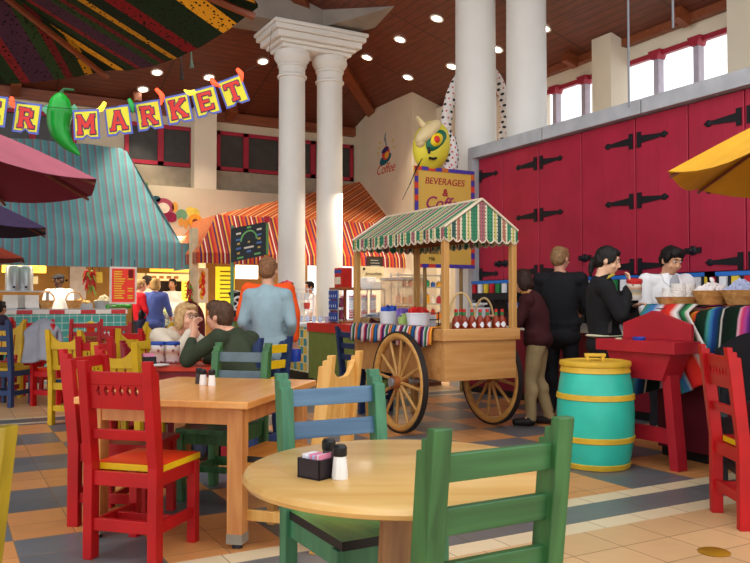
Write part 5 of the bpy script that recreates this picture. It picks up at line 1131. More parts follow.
# ================================================================ ORANGE STALL
ya, yc = 14.0, 14.5
OST = [(0,'c8622a'),(.18,'e2b07a'),(.24,'a84a2a'),(.40,'d88a4a'),(.50,'8a3a3a'),(.62,'d0703a'),(.74,'e8c090'),(.80,'b8502a')]
M_OR = stripes('orange_striped_canvas', OST, .34, 0, .85, var=.15)
OS2 = [(0,'c8502a'),(.14,'5a2a5a'),(.24,'d88a3a'),(.34,'9a2434'),(.48,'e8d8c8'),(.54,'a03a2a'),(.68,'6a2a4a'),(.78,'d0a03a'),(.86,'b02c34')]
M_OR2 = stripes('orange_purple_striped_canvas', OS2, .34, 0, .85, var=.15)
zb0, zb1 = ony(240, 264, ya).z, ony(240, 253.5, ya).z; xl_ = ony(197, 260, ya).x; xr_ = XM - .02
zc_ = ony(330, 221, yc).z; xcl = ony(216, 225, yc).x; ap = Vector((XM-.02, YW-.02, ony(356, 184, YB).z))
m = MB(); m.quad([(xl_,ya,zb1),(xr_,ya,zb1),(xr_,ya-.02,zb0),(xl_,ya-.02,zb0)], 1, [(xl_,0),(xr_,0),(xr_,1),(xl_,1)])
m.quad([(xl_,ya,zb1),(xr_,ya,zb1),(xr_,yc,zc_),(xcl,yc,zc_)], 1 if 0 else 1, [(xl_,0),(xr_,0),(xr_,1),(xcl,1)])
m.quad([(xcl,yc,zc_),(xr_,yc,zc_),tuple(ap)], 0, [(xcl,0),(xr_,0),(xr_-2.2,2)])
m.quad([(xcl,yc,zc_),tuple(ap),(xcl,YW-.02,zc_)], 0, [(0,0),(4,1),(2,0)])
m.quad([(xl_,ya,zb1),(xcl,yc,zc_),(xcl,YW-.02,zc_),(xl_,YW-.02,zb1)], 0, [(0,0),(.5,1),(2.4,1),(2.4,0)])
m.quad([(xl_,ya,zb1),(xl_,YW-.02,zb1),(xl_,YW-.02,zb0),(xl_,ya-.02,zb0)], 1, [(0,0),(2.4,0),(2.4,1),(0,1)])
tag(m.build('striped_awning', [M_OR, M_OR2]), 'orange and plum striped awning behind the paired columns', 'awning')
# painted ristra card, yellow menu, chalkboard etc. in the cafe
t, w_, h_ = ksign('white poster of a red chilli string at the left end of the orange stall', 196, 268, 208, 303, 14.9, paint('efe4d0', .6), 'poster', 'poster'); q = MB(); [q.ell((RN.uniform(-.04,.04), -.008, h_*.35-i*h_*.7/16), (.03,.006,.07), 8, Matrix.Rotation(RN.uniform(-.5,.5),3,'Y'), 0 if i % 3 else 1) for i in range(16)]; q.build('painted_chillies', [paint('d0321c', .6), paint('e0b02a', .6)], t)
t, w_, h_ = ksign('yellow hanging menu with grey lines in the orange stall', 216, 266.5, 234.5, 306, 14.9, glow('f2dc2a', .45, 'yellow_menu_face')); q = MB(); [q.bx(-w_/2+.08, w_/2-.08, -.008, 0, h_/2-.11-i*.085, h_/2-.08-i*.085) for i in range(7)]; q.build('menu_lines', paint('a8923a', .6), t)
t, w_, h_ = ksign('bright white order window behind the man in the blue shirt', 236, 265, 258, 279, 15.6, glow('fff4dc', 1.1, 'lit_white_panel'))
t, w_, h_ = ksign('dark chalkboard menu under the orange awning behind the cart', 386.5, 254, 403, 277.5, 12.9, paint('3a2418', .6)); MB().bx(-w_/2+.05, w_/2-.05, -.006, 0, -h_/2+.05, h_/2-.05).build('slate_face', paint('2b2a28', .7), t); q = MB(); [q.bx(-w_*.3, w_*RN.uniform(.05,.3), -.012, -.006, h_*.3-i*.055, h_*.3+.015-i*.055) for i in range(5)]; q.build('chalk_lines', paint('9a9688', .8), t); t.location.y = YM-.08
t, w_, h_ = ksign('cream cafe sign with brown script behind the left cart post', 360.5, 266, 384, 279, 12.6, paint('d8c8a0', .6)); lettering('Smoothies', h_*.36, paint('5a4a30', .6), t, (.02, -.006, -.02), (PI/2,0,0), .35); MB().ell((-w_*.36, -.01, h_*.28), (.03,.006,.025), 8).build('printed_bean', P_BLACK, t); MB().cyl((0,.05,-t.location.z+.001),(0,.05,0),.02).build('post', M_STEEL, t)
# chalk sign on a pole
py_ = 11.9; a, b = ony(231, 227, py_), ony(265, 258, py_)
t = thing('chalkboard_sign', 'tilted chalkboard menu on a green pole in front of the orange awning', 'sign', (ony(232.5, 300, py_).x, py_, 0))
lx = a.x - t.location.x; w_ = b.x-a.x; z0, z1 = ony(231, 262.5, py_).z, ony(231, 228.5, py_).z; rise = ony(265, 222, py_).z - z1
def sk(x, z, y=0): return (lx + x, y, z + rise*x/w_)
def board(mb, x0, x1, za, zb, y0, y1, mi=0):
    p = [sk(x0,za),sk(x1,za),sk(x1,zb),sk(x0,zb)]; mb.add([(q[0],y0,q[2]) for q in p]+[(q[0],y1,q[2]) for q in p], [(0,1,2,3),(7,6,5,4),(0,4,5,1),(1,5,6,2),(2,6,7,3),(3,7,4,0)], mi)
q = MB(); board(q, 0, w_, z0, z1, -.03, .0); q.build('board', paint('2e3438', .6), t)
CH = [paint('6fae6a', .7), paint('5a7ab8', .7), paint('c8a860', .7), paint('d8d0c0', .7), paint('a04a5a', .7)]
q = MB(); hh = z1-z0
for (u, v, w2, c) in ((.5,.93,.12,0),(.2,.80,.14,3),(.8,.82,.14,3),(.2,.62,.14,1),(.8,.66,.14,1),(.2,.5,.08,2),(.8,.54,.08,2),(.2,.36,.14,1),(.8,.42,.14,1),(.5,.34,.28,3),(.2,.22,.08,2),(.8,.28,.08,2),(.5,.22,.12,1),(.25,.08,.18,0),(.75,.1,.18,0),(.5,.5,.06,2)):
    board(q, w_*(u-w2/2), w_*(u+w2/2), z0+hh*(v-.025), z0+hh*(v+.03), -.036, -.03, c)
q.build('chalk_lettering', CH, t); q = MB(); cx_ = w_*.5
q.tube([Vector(sk(cx_ + .13*math.cos(a_), z0+hh*.55+.15*math.sin(a_))) + Vector((0,-.035,0)) for a_ in [PI*i/12 for i in range(13)]], .014, 6); q.build('chalk_arch', CH[0], t)
MB().cyl((0,.02,0),(0,.02,z1+.05),.028).build('pole', paint('5f8a6a', .5), t); MB().lathe([(0,0),(.2,0),(.2,.03),(.03,.06),(0,.06)], 20).build('base', P_BLACK, t)
MB().cyl((lx+w_+.03,0,z0+rise),(lx+w_+.03,0,z1+rise-.02),.03).build('side_post', paint('5f8a4a', .5), t); q = MB(); p = Vector((lx+w_+.03, 0, z1+rise+.04)); q.ell(p+Vector((-.025,0,.01)),(.035,.03,.05),10); q.ell(p+Vector((.025,0,.01)),(.035,.03,.05),10); q.cyl(p+Vector((0,0,-.07)),p,.01,.04,10); q.build('tulip_ornament', paint('b82a3a', .5), t); MB().bar((0,0,(z0+z1)/2),(lx+.02,0,(z0+z1)/2),.03,.04).build('bracket', paint('5f8a6a', .5), t); MB().bar((lx+w_-.01,0,(z0+z1)/2+rise),(lx+w_+.04,0,(z0+z1)/2+rise),.03,.04).build('bracket', paint('5f8a6a', .5), t)
# low red-topped green counter and coffee mill
M_GCT = paint('6d7a3a', .6, .1); M_RCT = paint('c02a20', .45, .1)
yq_ = 12.7; x0, x1 = ony(230, 320, yq_).x, ony(262, 320, yq_).x
t = thing('green_counter', 'low green counter with red top behind the man in the green sweater', 'counter', (x0, yq_, 0)); MB().bx(0, x1-x0, 0, .6, 0, .93).build('panel', M_GCT, t); MB().bx(-.03, x1-x0+.03, -.03, .62, .93, 1.0).build('top', M_RCT, t)
t = thing('coffee_mill', 'black coffee mill with a spoked white flywheel', 'coffee mill', (ony(235, 300, yq_+.2).x, yq_+.2, 1.001)); q = MB(); q.bx(-.16,.16,-.12,.12,0,.06); q.cyl((0,0,.06),(0,0,.2),.08,.05); q.cyl((-.05,0,.24),(.10,0,.24),.06,.06); q.lathe([(0,.27),(.05,.28),(.12,.40),(.10,.42),(0,.46)],18); q.build('mill_body', P_BLACK, t, smooth=40); q = MB(); q.torus((.03,-.10,.22),.115,.020,(.25,-1,0),26,8); [q.cyl((.03,-.10,.22),(.03+.11*math.cos(a_),-.10+.03*math.cos(a_),.22+.11*math.sin(a_)),.012) for a_ in [2*PI*i/5 for i in range(5)]]; q.ell((.03,-.11,.22),(.035,.03,.035),10); q.build('flywheel', M_WHT, t)
tag(MB().lathe([(0,0),(.09,0),(.15,.07),(.145,.075),(0,.03)],18).build('pan', paint('4a4038', .4), None, (ony(238, 286, yq_+.3).x+.25, yq_+.3, 1.001)), 'dark scale pan beside the coffee mill', 'pan')
# ================================================================ ISLAND COUNTER BEHIND THE CART
xi = 5.0; M_CHT = tiles('yellow_blue_tile', .13, .13, 0, .16, 'd9b84a', '3f8f9c', grout='e2d6b0', cw=1, gw=.014, var=.2, axes=(1, 2))
t = thing('tiled_counter', 'white-topped counter with a yellow and blue checker tiled front', 'counter', (xi, 11.2, 0)); MB().bx(0, .7, 0, 1.25, .15, .86).build('tiled_front', M_CHT, t); MB().bx(.08, .6, .05, 1.2, 0, .15).build('plinth', P_BLACK, t)
q = MB(); q.lathe([(0,.86),(.62,.86),(.66,.88),(.66,.91),(.62,.92),(0,.92)], 40, (.42,.64,0)); q.build('round_top', paint('dfe2e6', .25), t, smooth=40); MB().bx(-.03,.74,-.02,1.27,.862,.915).build('countertop', paint('d8dade', .25), t)
t = thing('green_counter', 'green panelled counter with a red rim left of the cart', 'counter', (xi+.02, 9.3, 0)); MB().bx(0, .7, 0, 1.88, .08, .80).build('panel', M_GCT, t); MB().bx(-.03, .73, 0, 1.88, .80, .93).build('red_rim', M_RCT, t); MB().bx(.06,.6,.04,1.8,0,.08).build('plinth', P_BLACK, t)
def isp(px, x, z): p = (px-375)/F; X = xi + x; return (X, X*(CA-p*SA)/(p*CA+SA), z)
t = thing('battery_rack', 'blue wire rack of hanging packets on the red-rimmed counter', 'rack', isp(334, .22, .931)); q = MB()
for z in (.02,.2,.38,.5): q.cyl((0,-.15,z),(0,.15,z),.008)
for y in (-.15,.15): q.cyl((0,y,0),(0,y,.5),.010); q.cyl((.12,y,0),(0,y,.4),.008)
q.build('wire_frame', M_STEEL, t); q = MB(); [q.bx(-.03,-.005,-.14+.07*i,-.085+.07*i,z,z+.13) for i in range(4) for z in (.03,.21,.36)]; q.build('blue_packets', paint('2a4a9a', .35, .3, 14), t); q = MB(); [q.bx(-.034,-.03,-.128+.07*i,-.10+.07*i,z+.03,z+.07) for i in range(4) for z in (.03,.21,.36)]; q.build('packet_windows', paint('a8b8d8', .4), t)
rr = random.Random(9)
for i, lb in enumerate(('leftmost clear tumbler on the white counter', 'second clear tumbler on the white counter', 'third clear tumbler on the white counter', 'fourth clear tumbler on the white counter', 'rightmost clear tumbler on the white counter')):
    p = isp(301+i*6.5, .30+.05*(i % 2), .921); tag(MB().lathe([(0,0),(.03,0),(.038,.10),(.034,.10),(.027,.008),(0,.008)], 16).build('tumbler', glassy('c8d4f0', .55, .1, 'blue_tinted_plastic'), None, p, smooth=40), lb, 'cup', 'clear tumblers on the white counter')
t = thing('cup_shelf', 'white wire shelf with cups by the left slim column', 'shelf', (ony(291, 300, 12.35).x, 12.25, .9205)); q = MB()
for z in (.03,.20,.37,.54): q.bx(-.28,.32,-.12,.12,z,z+.012)
for a_ in (-.28,.32): 
    for b_ in (-.11,.11): q.cyl((a_,b_,0),(a_,b_,.57),.010)
q.build('shelf_frame', paint('d5d8e0', .3), t)
kk = 0
for z in (1.133,1.303):
    for x in (-.2,-.05,.1,.24):
        kk += 1; o = MB().lathe([(0,0),(.045,0),(.055,.10),(.05,.105),(0,.105)], 14).build('cup', M_SALT if kk not in (4,) else paint('d0483c', .4), None, (t.location.x+x, t.location.y-.02, z), smooth=40); tag(o, 'upturned cup on the white wire shelf by the slim columns' if kk != 4 else 'red cup at the right end of the lower wire shelf', 'cup', 'cups on the white wire shelf')
q = MB(); q.ell((0,0,0),(.10,.10,.075),16); hb_ = ony(287.5, 279, 12.2); t = thing('hanging_bowl', 'black bowl of pink sweets on the white wire shelf top', 'bowl', (hb_.x, 12.24, 1.4735)); MB().lathe([(0,0),(.06,0),(.115,.07),(.12,.10),(.11,.10),(.05,.015),(0,.015)],20).build('bowl', P_BLACK, t, smooth=40); q = MB(); heap(q, 20, .09, .05, .03, random.Random(2), .09); q.build('sweets', paint('d8486a', .5), t)['kind'] = 'stuff'
# cup dispensers, boxes on the back-bar behind the cart
t = thing('back_bar', 'long back bar counter behind the cart', 'counter', (6.1, 9.85, 0)); MB().bx(0, .5, 0, 2.6, 0, .88).build('body', paint('6a3a24', .5), t); MB().bx(-.03, .53, -.03, 2.63, .88, .93).build('top', paint('4a2a1c', .4), t)
def bb(px, x, z): p = (px-375)/F; X = 6.1 + x; return (X, X*(CA-p*SA)/(p*CA+SA), z)
M_CUPR = stripes('printed_paper_cup', [(0,'c8352c'),(.42,'b8342c'),(.45,'d8d8e0'),(.85,'8a90a8')], .40, 2, .35, coord='Object')
for px, lb in ((343, 'first tall stack of red printed cups from the left, behind the cart post'), (351.5, 'second tall stack of red printed cups, left of the cart post'), (364, 'third tall stack of printed cups, right of the cart post'), (373, 'fourth tall stack of red printed cups, beside the yellow drinks tank')):
    t = thing('cup_dispenser', lb, 'cup dispenser', bb(px, .12, .931), 0, 'clear cup dispensers behind the cart'); q = MB()
    for k in range(9): q.lathe([(.040,.03+k*.045),(.052,.055+k*.045),(.055,.07+k*.045),(.045,.07+k*.045)], 18)
    q.build('stacked_cups', M_CUPR, t, smooth=30); MB().lathe([(.062,0),(.062,.46),(.056,.46),(.056,0)], 20).build('clear_tube', glassy('e8ecf4', .14, .1), t, smooth=40); MB().lathe([(0,0),(.075,0),(.075,.02),(0,.02)],20).build('base', M_STEEL, t)
t = thing('drinks_tank', 'clear drinks tank with yellow juice behind the cart', 'drinks dispenser', bb(403, .28, .931)); MB().bx(-.22,.22,-.36,.36,0,.10).build('base', M_SALT, t); MB().bx(-.20,.20,-.34,.34,.10,.26).build('juice', paint('c8861c', .2), t); MB().bx(-.21,.21,-.35,.35,.10,.66).build('tank', glassy('e8d8b0', .45, .15, 'tank_plastic'), t); MB().bx(-.22,.22,-.36,.36,.66,.70).build('lid', paint('cfc8b8', .4), t)
t = thing('napkin_shelf', 'glass shelf stacked with white napkins behind the cart', 'shelf', bb(369, .34, .931)); q = MB(); q.bx(-.15,.15,-.33,.33,.52,.54); [q.cyl((a_,b_,0),(a_,b_,.52),.012) for a_ in (-.13,.13) for b_ in (-.31,.31)]; q.build('shelf_frame', M_STEEL, t)
tl = Vector(t.location)
for i, (y_, hh) in enumerate(((.2,.19),(.0,.20),(-.2,.12))): tag(MB().bx(-.10,.10,-.09,.09,0,hh).build('napkin_stack', M_SALT, None, tl+Vector((0,y_,.541)), bevel=.008), ('left', 'middle', 'low right')[i] + ' stack of white napkins on the shelf behind the cart', 'napkin stack', 'white napkin stacks')
p = isp(345, .42, .931); t = thing('counter_rack', 'red and blue product rack on the counter left of the cart', 'rack', p); q = MB(); q.bx(-.02,.02,-.02,.02,0,.55); q.bx(-.16,.16,-.22,.22,.50,.54); q.bx(-.16,.16,-.20,.20,0,.03); q.build('stand', W_DARK, t)
q = MB(); [q.bx(-.17,-.13,-.20+.10*i,-.12+.10*i,z,z+.14) for i in range(4) for z in (.06,.24)]; q.build('packets', paint('8a3a5a', .4, .5, 12), t)
bxo = MB().bx(-.09,.09,-.12,.12,0,.30).build('box', paint('c42a24', .4, .1), None, (p[0],p[1]+.06,p[2]+.541)); tag(bxo, 'red and white box on top of the product rack', 'box')
MB().bx(-.095,-.0901,-.09,.09,.05,.16).build('box_label', paint('f0e4c8', .5), bxo); MB().bx(-.095,-.0901,-.12,.12,.22,.27).build('box_stripe', paint('2a4a9a', .5), bxo)
# shelves with bottles and bags right of the drinks tank
t = thing('bottle_shelf', 'steel shelf unit of bright bottles and bags under the drinks sign', 'shelf', (8.02, 12.75, 0)); q = MB()
for z in (.9,1.2,1.52,1.75): q.bx(-.55,.62,-.15,.15,z,z+.02)
for a_ in (-.53,.6):
    for b_ in (-.13,.13): q.cyl((a_,b_,0),(a_,b_,1.8),.014)
q.build('shelf_frame', M_STEEL, t); BC = ['c8352c','e0a02a','d8402a','2f8a5a','e8e0d0','e0842a','3a62b0','b02a3a']
kk = 0; names_ = ['lowest', 'middle', 'upper']
for zi, z in enumerate((.921,1.221,1.541)):
    for i in range(9):
        x = -.48+i*.13; c = BC[(i*3+zi*2) % 8]; h = rr.uniform(.15,.24) if zi < 2 else rr.uniform(.10,.17)
        b_ = thing('drink_bottle', 'coloured drink bottle on the %s shelf under the drinks sign' % names_[zi], 'bottle', (8.02+x, 12.70, z), 0, 'bottles on the %s shelf under the drinks sign' % names_[zi])
        MB().lathe([(0,0),(.045,0),(.048,h*.6),(.03,h*.8),(.02,h*.85)], 12).build('bottle_body', paint(c, .3), b_, smooth=40); MB().lathe([(.022,h*.84),(.022,h),(0,h)], 10).build('cap', M_WHT, b_)
# floor outlet
p = onz(714, 552.5, 0); tag(MB().lathe([(0,0),(.075,0),(.078,.004),(.07,.008),(0,.008)], 30).build('floor_outlet', paint('a8781c', .4, .2, metal=.3), None, (p.x,p.y,.0005), smooth=40), 'round brass floor outlet cover in the beige tiles at lower right', 'floor outlet')
# ================================================================ PEOPLE
def V(*a): return Vector(a)
STAND = dict(hip=V(0,0,.93), chest=V(0,-.01,1.26), neck=V(0,-.02,1.44), head=V(0,.015,1.605),
    shR=V(.185,-.015,1.39), elR=V(.235,-.04,1.12), wrR=V(.235,.05,.88), shL=V(-.185,-.015,1.39), elL=V(-.235,-.04,1.12), wrL=V(-.235,.05,.88),
    hpR=V(.09,0,.90), knR=V(.10,.02,.49), anR=V(.105,-.02,.08), hpL=V(-.09,0,.90), knL=V(-.10,.02,.49), anL=V(-.105,-.02,.08), toeR=V(.125,.14,.03), toeL=V(-.125,.14,.03))
def torso(m, J, g, top=.97, hips=True):
    hip, ch, nk = J['hip'], J['chest'], J['neck']; sx = (J['shR']-J['shL']); sx.z *= .5; sx.normalize(); n = 14
    for i in range(n+1):
        t = i/n*top
        p = (1-t)**2*hip + 2*t*(1-t)*ch + t*t*nk; tg = (2*(1-t)*(ch-hip)+2*t*(nk-ch)).normalized(); y = tg.cross(sx).normalized(); x = y.cross(tg)
        wd = [.165, .150, .140, .150, .168, .172, .150, .075][min(7, int(t*7.99))]; w2 = [.165, .150, .140, .150, .168, .172, .150, .075][min(7, int(t*7.99)+1)]; fr = t*7.99 % 1; w = wd+(w2-wd)*fr
        d = .108 + .016*math.sin(PI*min(1, t*1.1)) - (.045*max(0, t-.8)/.2)
        m.ell(p, (w*J.get('wide', 1)+g, d*J.get('deep', 1)+g, .075+g*.3), 20, Matrix((x, y, tg)).transposed())
    for s in 'RL': m.cap(J['neck'].lerp(J['sh'+s], .25)-V(0,0,.045), J['sh'+s]-V(0,0,.01), .060+g, .064+g)
def arm(m, J, s, g, fr=1.0):
    a, b, c = J['sh'+s], J['el'+s], J['wr'+s]; m.cap(a, b, .056+g, .043+g)
    e = b.lerp(c, fr); m.cap(b, e, .043+g, (.043+(.029-.043)*fr)+g)
def leg(m, J, s, g, fr=1.0):
    a, b, c = J['hp'+s], J['kn'+s], J['an'+s]; m.cap(a, b, .088+g, .056+g); e = b.lerp(c, fr); m.cap(b, e, .056+g, .056+(.040-.056)*fr+g); m.ell(b.lerp(c, .3)+V(0,-.012,0), (.055+g, .058+g, .10), 12)
def hand(m, J, s, curl=.5, spread=1):
    w = J['wr'+s]; d = (w - J['el'+s]).normalized(); up = J.get('palm'+s, V(0,0,1)); side = d.cross(up).normalized(); up = side.cross(d).normalized()
    sg = 1 if s == 'R' else -1
    M = Matrix((side, d, up)).transposed(); m.ell(w + d*.05, (.038, .055, .016), 14, M)
    for i, L in enumerate((.070, .078, .073, .058)):
        o = w + d*.09 + side*(.028-.0185*i)*sg*-1; k = o + d*L*.5 - up*L*.5*curl*.5; e = k + (d*(1-curl) - up*curl).normalized()*L*.55; m.cap(o - d*.02, k, .0092, .0088); m.cap(k, e, .0088, .0075)
    o = w + d*.03 - side*.034*sg*1.0*(1); k = o + d*.035 - side*.022*sg; e = k + d*.03 - up*.012; m.cap(o, k, .0115, .0105); m.cap(k, e, .0105, .0085)
def human(label, pos, phi, J=None, k=1.0, skin='d8a488', hair='3a261a', hstyle='short', top='1a1a1e', sleeve=1.0, bottom='2a2a34', shoes='1c1816', head=(0, 0), vox=.012, curl=.5, face=True, legs=True, collar=None, hem=None, wide=1.0, topvar=.12, deep=1.0, name='person', topmat=None):
    j = dict(STAND); j.update(J or {}); j['wide'] = wide; j['deep'] = deep
    sk = paint(skin, .5, .06, 9); HM = Matrix.Rotation(head[0], 3, 'Z') @ Matrix.Rotation(-head[1], 3, 'X'); hc = j['head']
    m = MB(); torso(m, j, -.004)
    for s in 'RL': arm(m, j, s, -.003); hand(m, j, s, curl)
    for s in 'RL':
        if legs: leg(m, j, s, -.003); m.cap(j['an'+s], j['toe'+s], .038, .028)
    m.cap(j['neck']-V(0,0,.04), hc + HM @ V(0,-.02,-.07), .056, .052)
    H_ = lambda v: hc + HM @ Vector(v)
    m.ell(H_((0,-.012,.022)), (.076,.095,.092), 22, HM); m.ell(H_((0,.022,-.045)), (.060,.068,.075), 18, HM); m.ell(H_((0,.052,-.088)), (.032,.028,.026), 12, HM)
    m.cyl(H_((0,.082,.018)), H_((0,.108,-.028)), .009, .015, 10); m.ell(H_((0,.102,-.030)), (.016,.013,.012), 10, HM)
    m.ell(H_((0,.078,.036)), (.050,.018,.014), 12, HM)
    for s in (-1, 1): m.ell(H_((s*.080,-.008,-.012)), (.011,.022,.032), 10, HM); m.ell(H_((s*.04,.058,-.035)), (.028,.028,.025), 10, HM)
    m.ell(H_((0,.086,-.064)), (.024,.012,.012), 10, HM)
    body = link(name, remesh(m, name, sk, vox*.85, 3)); body.location = (pos[0], pos[1], pos[2] if len(pos) > 2 else 0); body.rotation_euler = (0, 0, az(phi)); body.scale = (k, k, k)
    tag(body, label, 'person')
    if face:
        wh, dk = paint('eeeae6', .3, .02), paint('241812', .3); hb = paint(hair, .8, .2)
        for s in (-1, 1):
            MB().ell(H_((s*.031,.084,.012)), (.015,.008,.0075), 12, HM).build('eye', [wh], body, smooth=60); MB().ell(H_((s*.031,.0905,.012)), (.0075,.004,.007), 10, HM).build('iris', dk, body, smooth=60)
            MB().tube([H_((s*.014,.099,.036)), H_((s*.033,.097,.041)), H_((s*.052,.084,.034))], [.003,.0045,.002], 6).build('eyebrow', hb, body)
        MB().tube([H_((-.024,.092,-.063)), H_((-.009,.1005,-.060)), H_((.009,.1005,-.060)), H_((.024,.092,-.063))], [.002,.0055,.0055,.002], 8).build('lips', paint('a8564e', .5), body)
    # hair
    hm = MB(); hmat = paint(hair, .6, .3, 40, bump=.3)
    hm.ell(H_((0,-.024,.040)), (.086,.098,.090), 22, HM); hm.ell(H_((0,-.052,-.005)), (.080,.072,.085), 18, HM)
    for s in (-1, 1): hm.ell(H_((s*.070,.004,.022)), (.016,.05,.055), 12, HM)
    if hstyle == 'pony':
        hm.ell(H_((0,.020,.082)), (.070,.070,.040), 16, HM)
        for s in (-1, 1): hm.ell(H_((s*.070,.035,.040)), (.016,.040,.055), 12, HM)
        hm.ell(H_((0,-.115,-.02)), (.028,.030,.030), 12, HM); hm.cap(H_((0,-.122,-.035)), H_((0,-.118,-.12)), .030, .026); hm.cap(H_((0,-.118,-.12)), H_((0,-.10,-.17)), .026, .012)
    elif hstyle == 'bob':
        for s in (-1, 1): hm.ell(H_((s*.066,-.02,-.035)), (.032,.062,.085), 14, HM)
        hm.ell(H_((0,.042,.088)), (.066,.050,.030), 14, HM); hm.ell(H_((0,-.07,-.06)), (.072,.05,.06), 14, HM)
    elif hstyle == 'full':
        hm.ell(H_((0,.035,.090)), (.078,.062,.042), 16, HM); hm.ell(H_((.03,.062,.075)), (.045,.035,.032), 12, HM); hm.ell(H_((-.03,.064,.072)), (.045,.033,.034), 12, HM)
        for s in (-1, 1): hm.ell(H_((s*.074,.012,.030)), (.018,.045,.055), 12, HM)
    elif hstyle == 'cap':
        hm = MB(); hm.ell(H_((0,-.03,.0)), (.080,.085,.07), 18, HM)
    else: hm.ell(H_((0,.030,.088)), (.066,.055,.034), 14, HM)
    link('hair', remesh(hm, 'hair', hmat, .010, 3, .006, 30), body)
    if hstyle == 'cap':
        c = MB(); c.ell(H_((0,-.012,.062)), (.092,.106,.062), 20, HM); c.ell(H_((0,.10,.045)), (.062,.07,.010), 16, HM); link('cap', remesh(c, 'cap', paint('1c1c22', .7), .008, 2), body)
    # clothes
    tm = MB(); torso(tm, j, .016, .90)
    if hem: tm.ell(j['hip'] - V(0,0,hem), (.172*wide+.02, .128+.025, .13), 20)
    if hem: tm.ell(j['hip'] + V(0,.012,.02), (.182*wide+.012, .142*deep, .11), 20)
    for s in 'RL': arm(tm, j, s, .014, .95*sleeve)
    link('top', remesh(tm, 'top', topmat or paint(top, .85, topvar, 5), vox, 4, .012, 7), body)
    if collar:
        c = MB(); n_ = j['neck']; c.torus(n_ + V(0,.004,.012), .068, .018, (0,-.3,1), 20, 8); c.build('collar', paint(collar, .85), body, smooth=60)
    if legs:
        pm_ = MB(); pm_.ell(j['hip'] - V(0,0,.03), (.168*wide, .122, .12), 20)
        for s in 'RL': leg(pm_, j, s, .014, .97)
        link('trousers', remesh(pm_, 'trousers', paint(bottom, .85, .12, 5), vox, 4, .010, 8), body)
        for s in 'RL':
            q = MB(); q.cap(j['an'+s] + V(0,0,-.025), j['toe'+s] + V(0,0,.012), .047, .040); q.cap(j['an'+s], j['an'+s]+V(0,0,.05), .046, .048); link('shoe', remesh(q, 'shoe', paint(shoes, .5, .2), .010, 2), body)
    return body, H_, j
def P(px, d): v = pxd(px, d); return (v.x, v.y)
# woman drinking from the souvenir cup
w, H_, j = human('woman in black with ponytail drinking from a painted jar cup', P(603.5, 6.82), 98, dict(head=V(.0,.04,1.60), shR=V(.17,-.01,1.37), shL=V(-.17,-.01,1.37), elR=V(.24,.11,1.13), wrR=V(.11,.185,1.36), elL=V(-.20,.08,1.12), wrL=V(-.06,.25,1.20), palmR=V(-.3,.6,.6)),
    1.005, 'e2b494', '14100e', 'pony', '131316', 1.0, '16161a', head=(-.25, .28), curl=.75, collar='1a1a1e', wide=.92, hem=.06)
MB().torus(V(0,.03,1.455), .062, .012, (0,-.5,1), 18, 8).build('yellow_scarf', paint('b8a83a', .8), w)
MB().ell((0,.005,.955), (.188,.160,.022), 20).build('cream_hem', paint('d6cfae', .8), w, smooth=60)
MB().bar((-.10,.10,1.40), (.19,.02,.98), .03, .012).build('bag_strap', paint('2a201e', .6), w)
M_CUPW = stripes('painted_jar_cup', [(0,'efe6dc'),(.22,'efe6dc'),(.30,'d8bc80'),(.42,'9aa6a4'),(.55,'d0a078'),(.66,'efe6dc'),(1,'efe6dc')], .19, 2, .3, True, motif=(24, .40, 'a8483c', 1), coord='Object')
cp = w.matrix_basis @ V(.10, .235, 1.27); t = thing('drink_cup', 'white painted jar cup with red rim held by the woman in black', 'cup', cp, az(98)); t.rotation_euler = (0, .22, az(98))
MB().lathe([(0,0),(.058,0),(.063,.01),(.063,.16),(.058,.165),(0,.165)], 24).build('cup_body', M_CUPW, t, smooth=40); MB().lathe([(.0645,.140),(.066,.145),(.066,.168),(0,.169)], 24).build('red_lid', paint('c23030', .4), t, smooth=40)
MB().tube([(-.06,0,.14),(-.10,0,.12),(-.105,0,.06),(-.062,0,.03)], .010, 8).build('handle', M_WHT, t, smooth=60)
# man in black, back view
human('man in black jacket with light brown hair seen from behind at the dispensers', P(560.5, 8.6), 25, dict(elR=V(.25,.06,1.13), wrR=V(.16,.28,1.07), elL=V(-.25,.04,1.13), wrL=V(-.16,.27,1.07), shR=V(.205,-.015,1.40), shL=V(-.205,-.015,1.40)), 1.075, 'd0987c', '8a6844', 'short', '17171b', 1.0, '15151a', head=(-.35, .1), wide=1.1, hem=.12, collar='1a1a1e', face=False)
# man in white
wp = cspot(666, 5.98)
human('man in white shirt looking down behind the serape counter', wp, 168, dict(head=V(0,.09,1.56), neck=V(0,.03,1.42), chest=V(0,0,1.25), elR=V(.25,.06,1.12), wrR=V(.17,.28,1.06), elL=V(-.25,.04,1.12), wrL=V(-.15,.28,1.06), shR=V(.20,0,1.38), shL=V(-.20,0,1.38)), 1.05, 'd49f7c', '120e0c', 'full', 'e6e4e4', 1.0, '2a2a30', head=(.12, .38), topvar=.04, wide=1.08)
wb = COL.objects[-1] if False else [o for o in COL.objects if o.get('label', '').startswith('man in white shirt looking')][0]
q = MB(); q.ell((0,.122,1.30), (.055,.03,.14), 14, Matrix.Rotation(-.15, 3, 'X')); q.build('grey_undershirt', paint('a4a6ac', .8), wb, smooth=60)
for s in (-1, 1): MB().add([(s*.03,.095,1.45),(s*.085,.07,1.44),(s*.09,.12,1.37),(s*.04,.142,1.33)], [(0,1,2,3)]).build('collar_flap', paint('efeef0', .8, .03), wb).modifiers.new('S','SOLIDIFY').thickness = .012
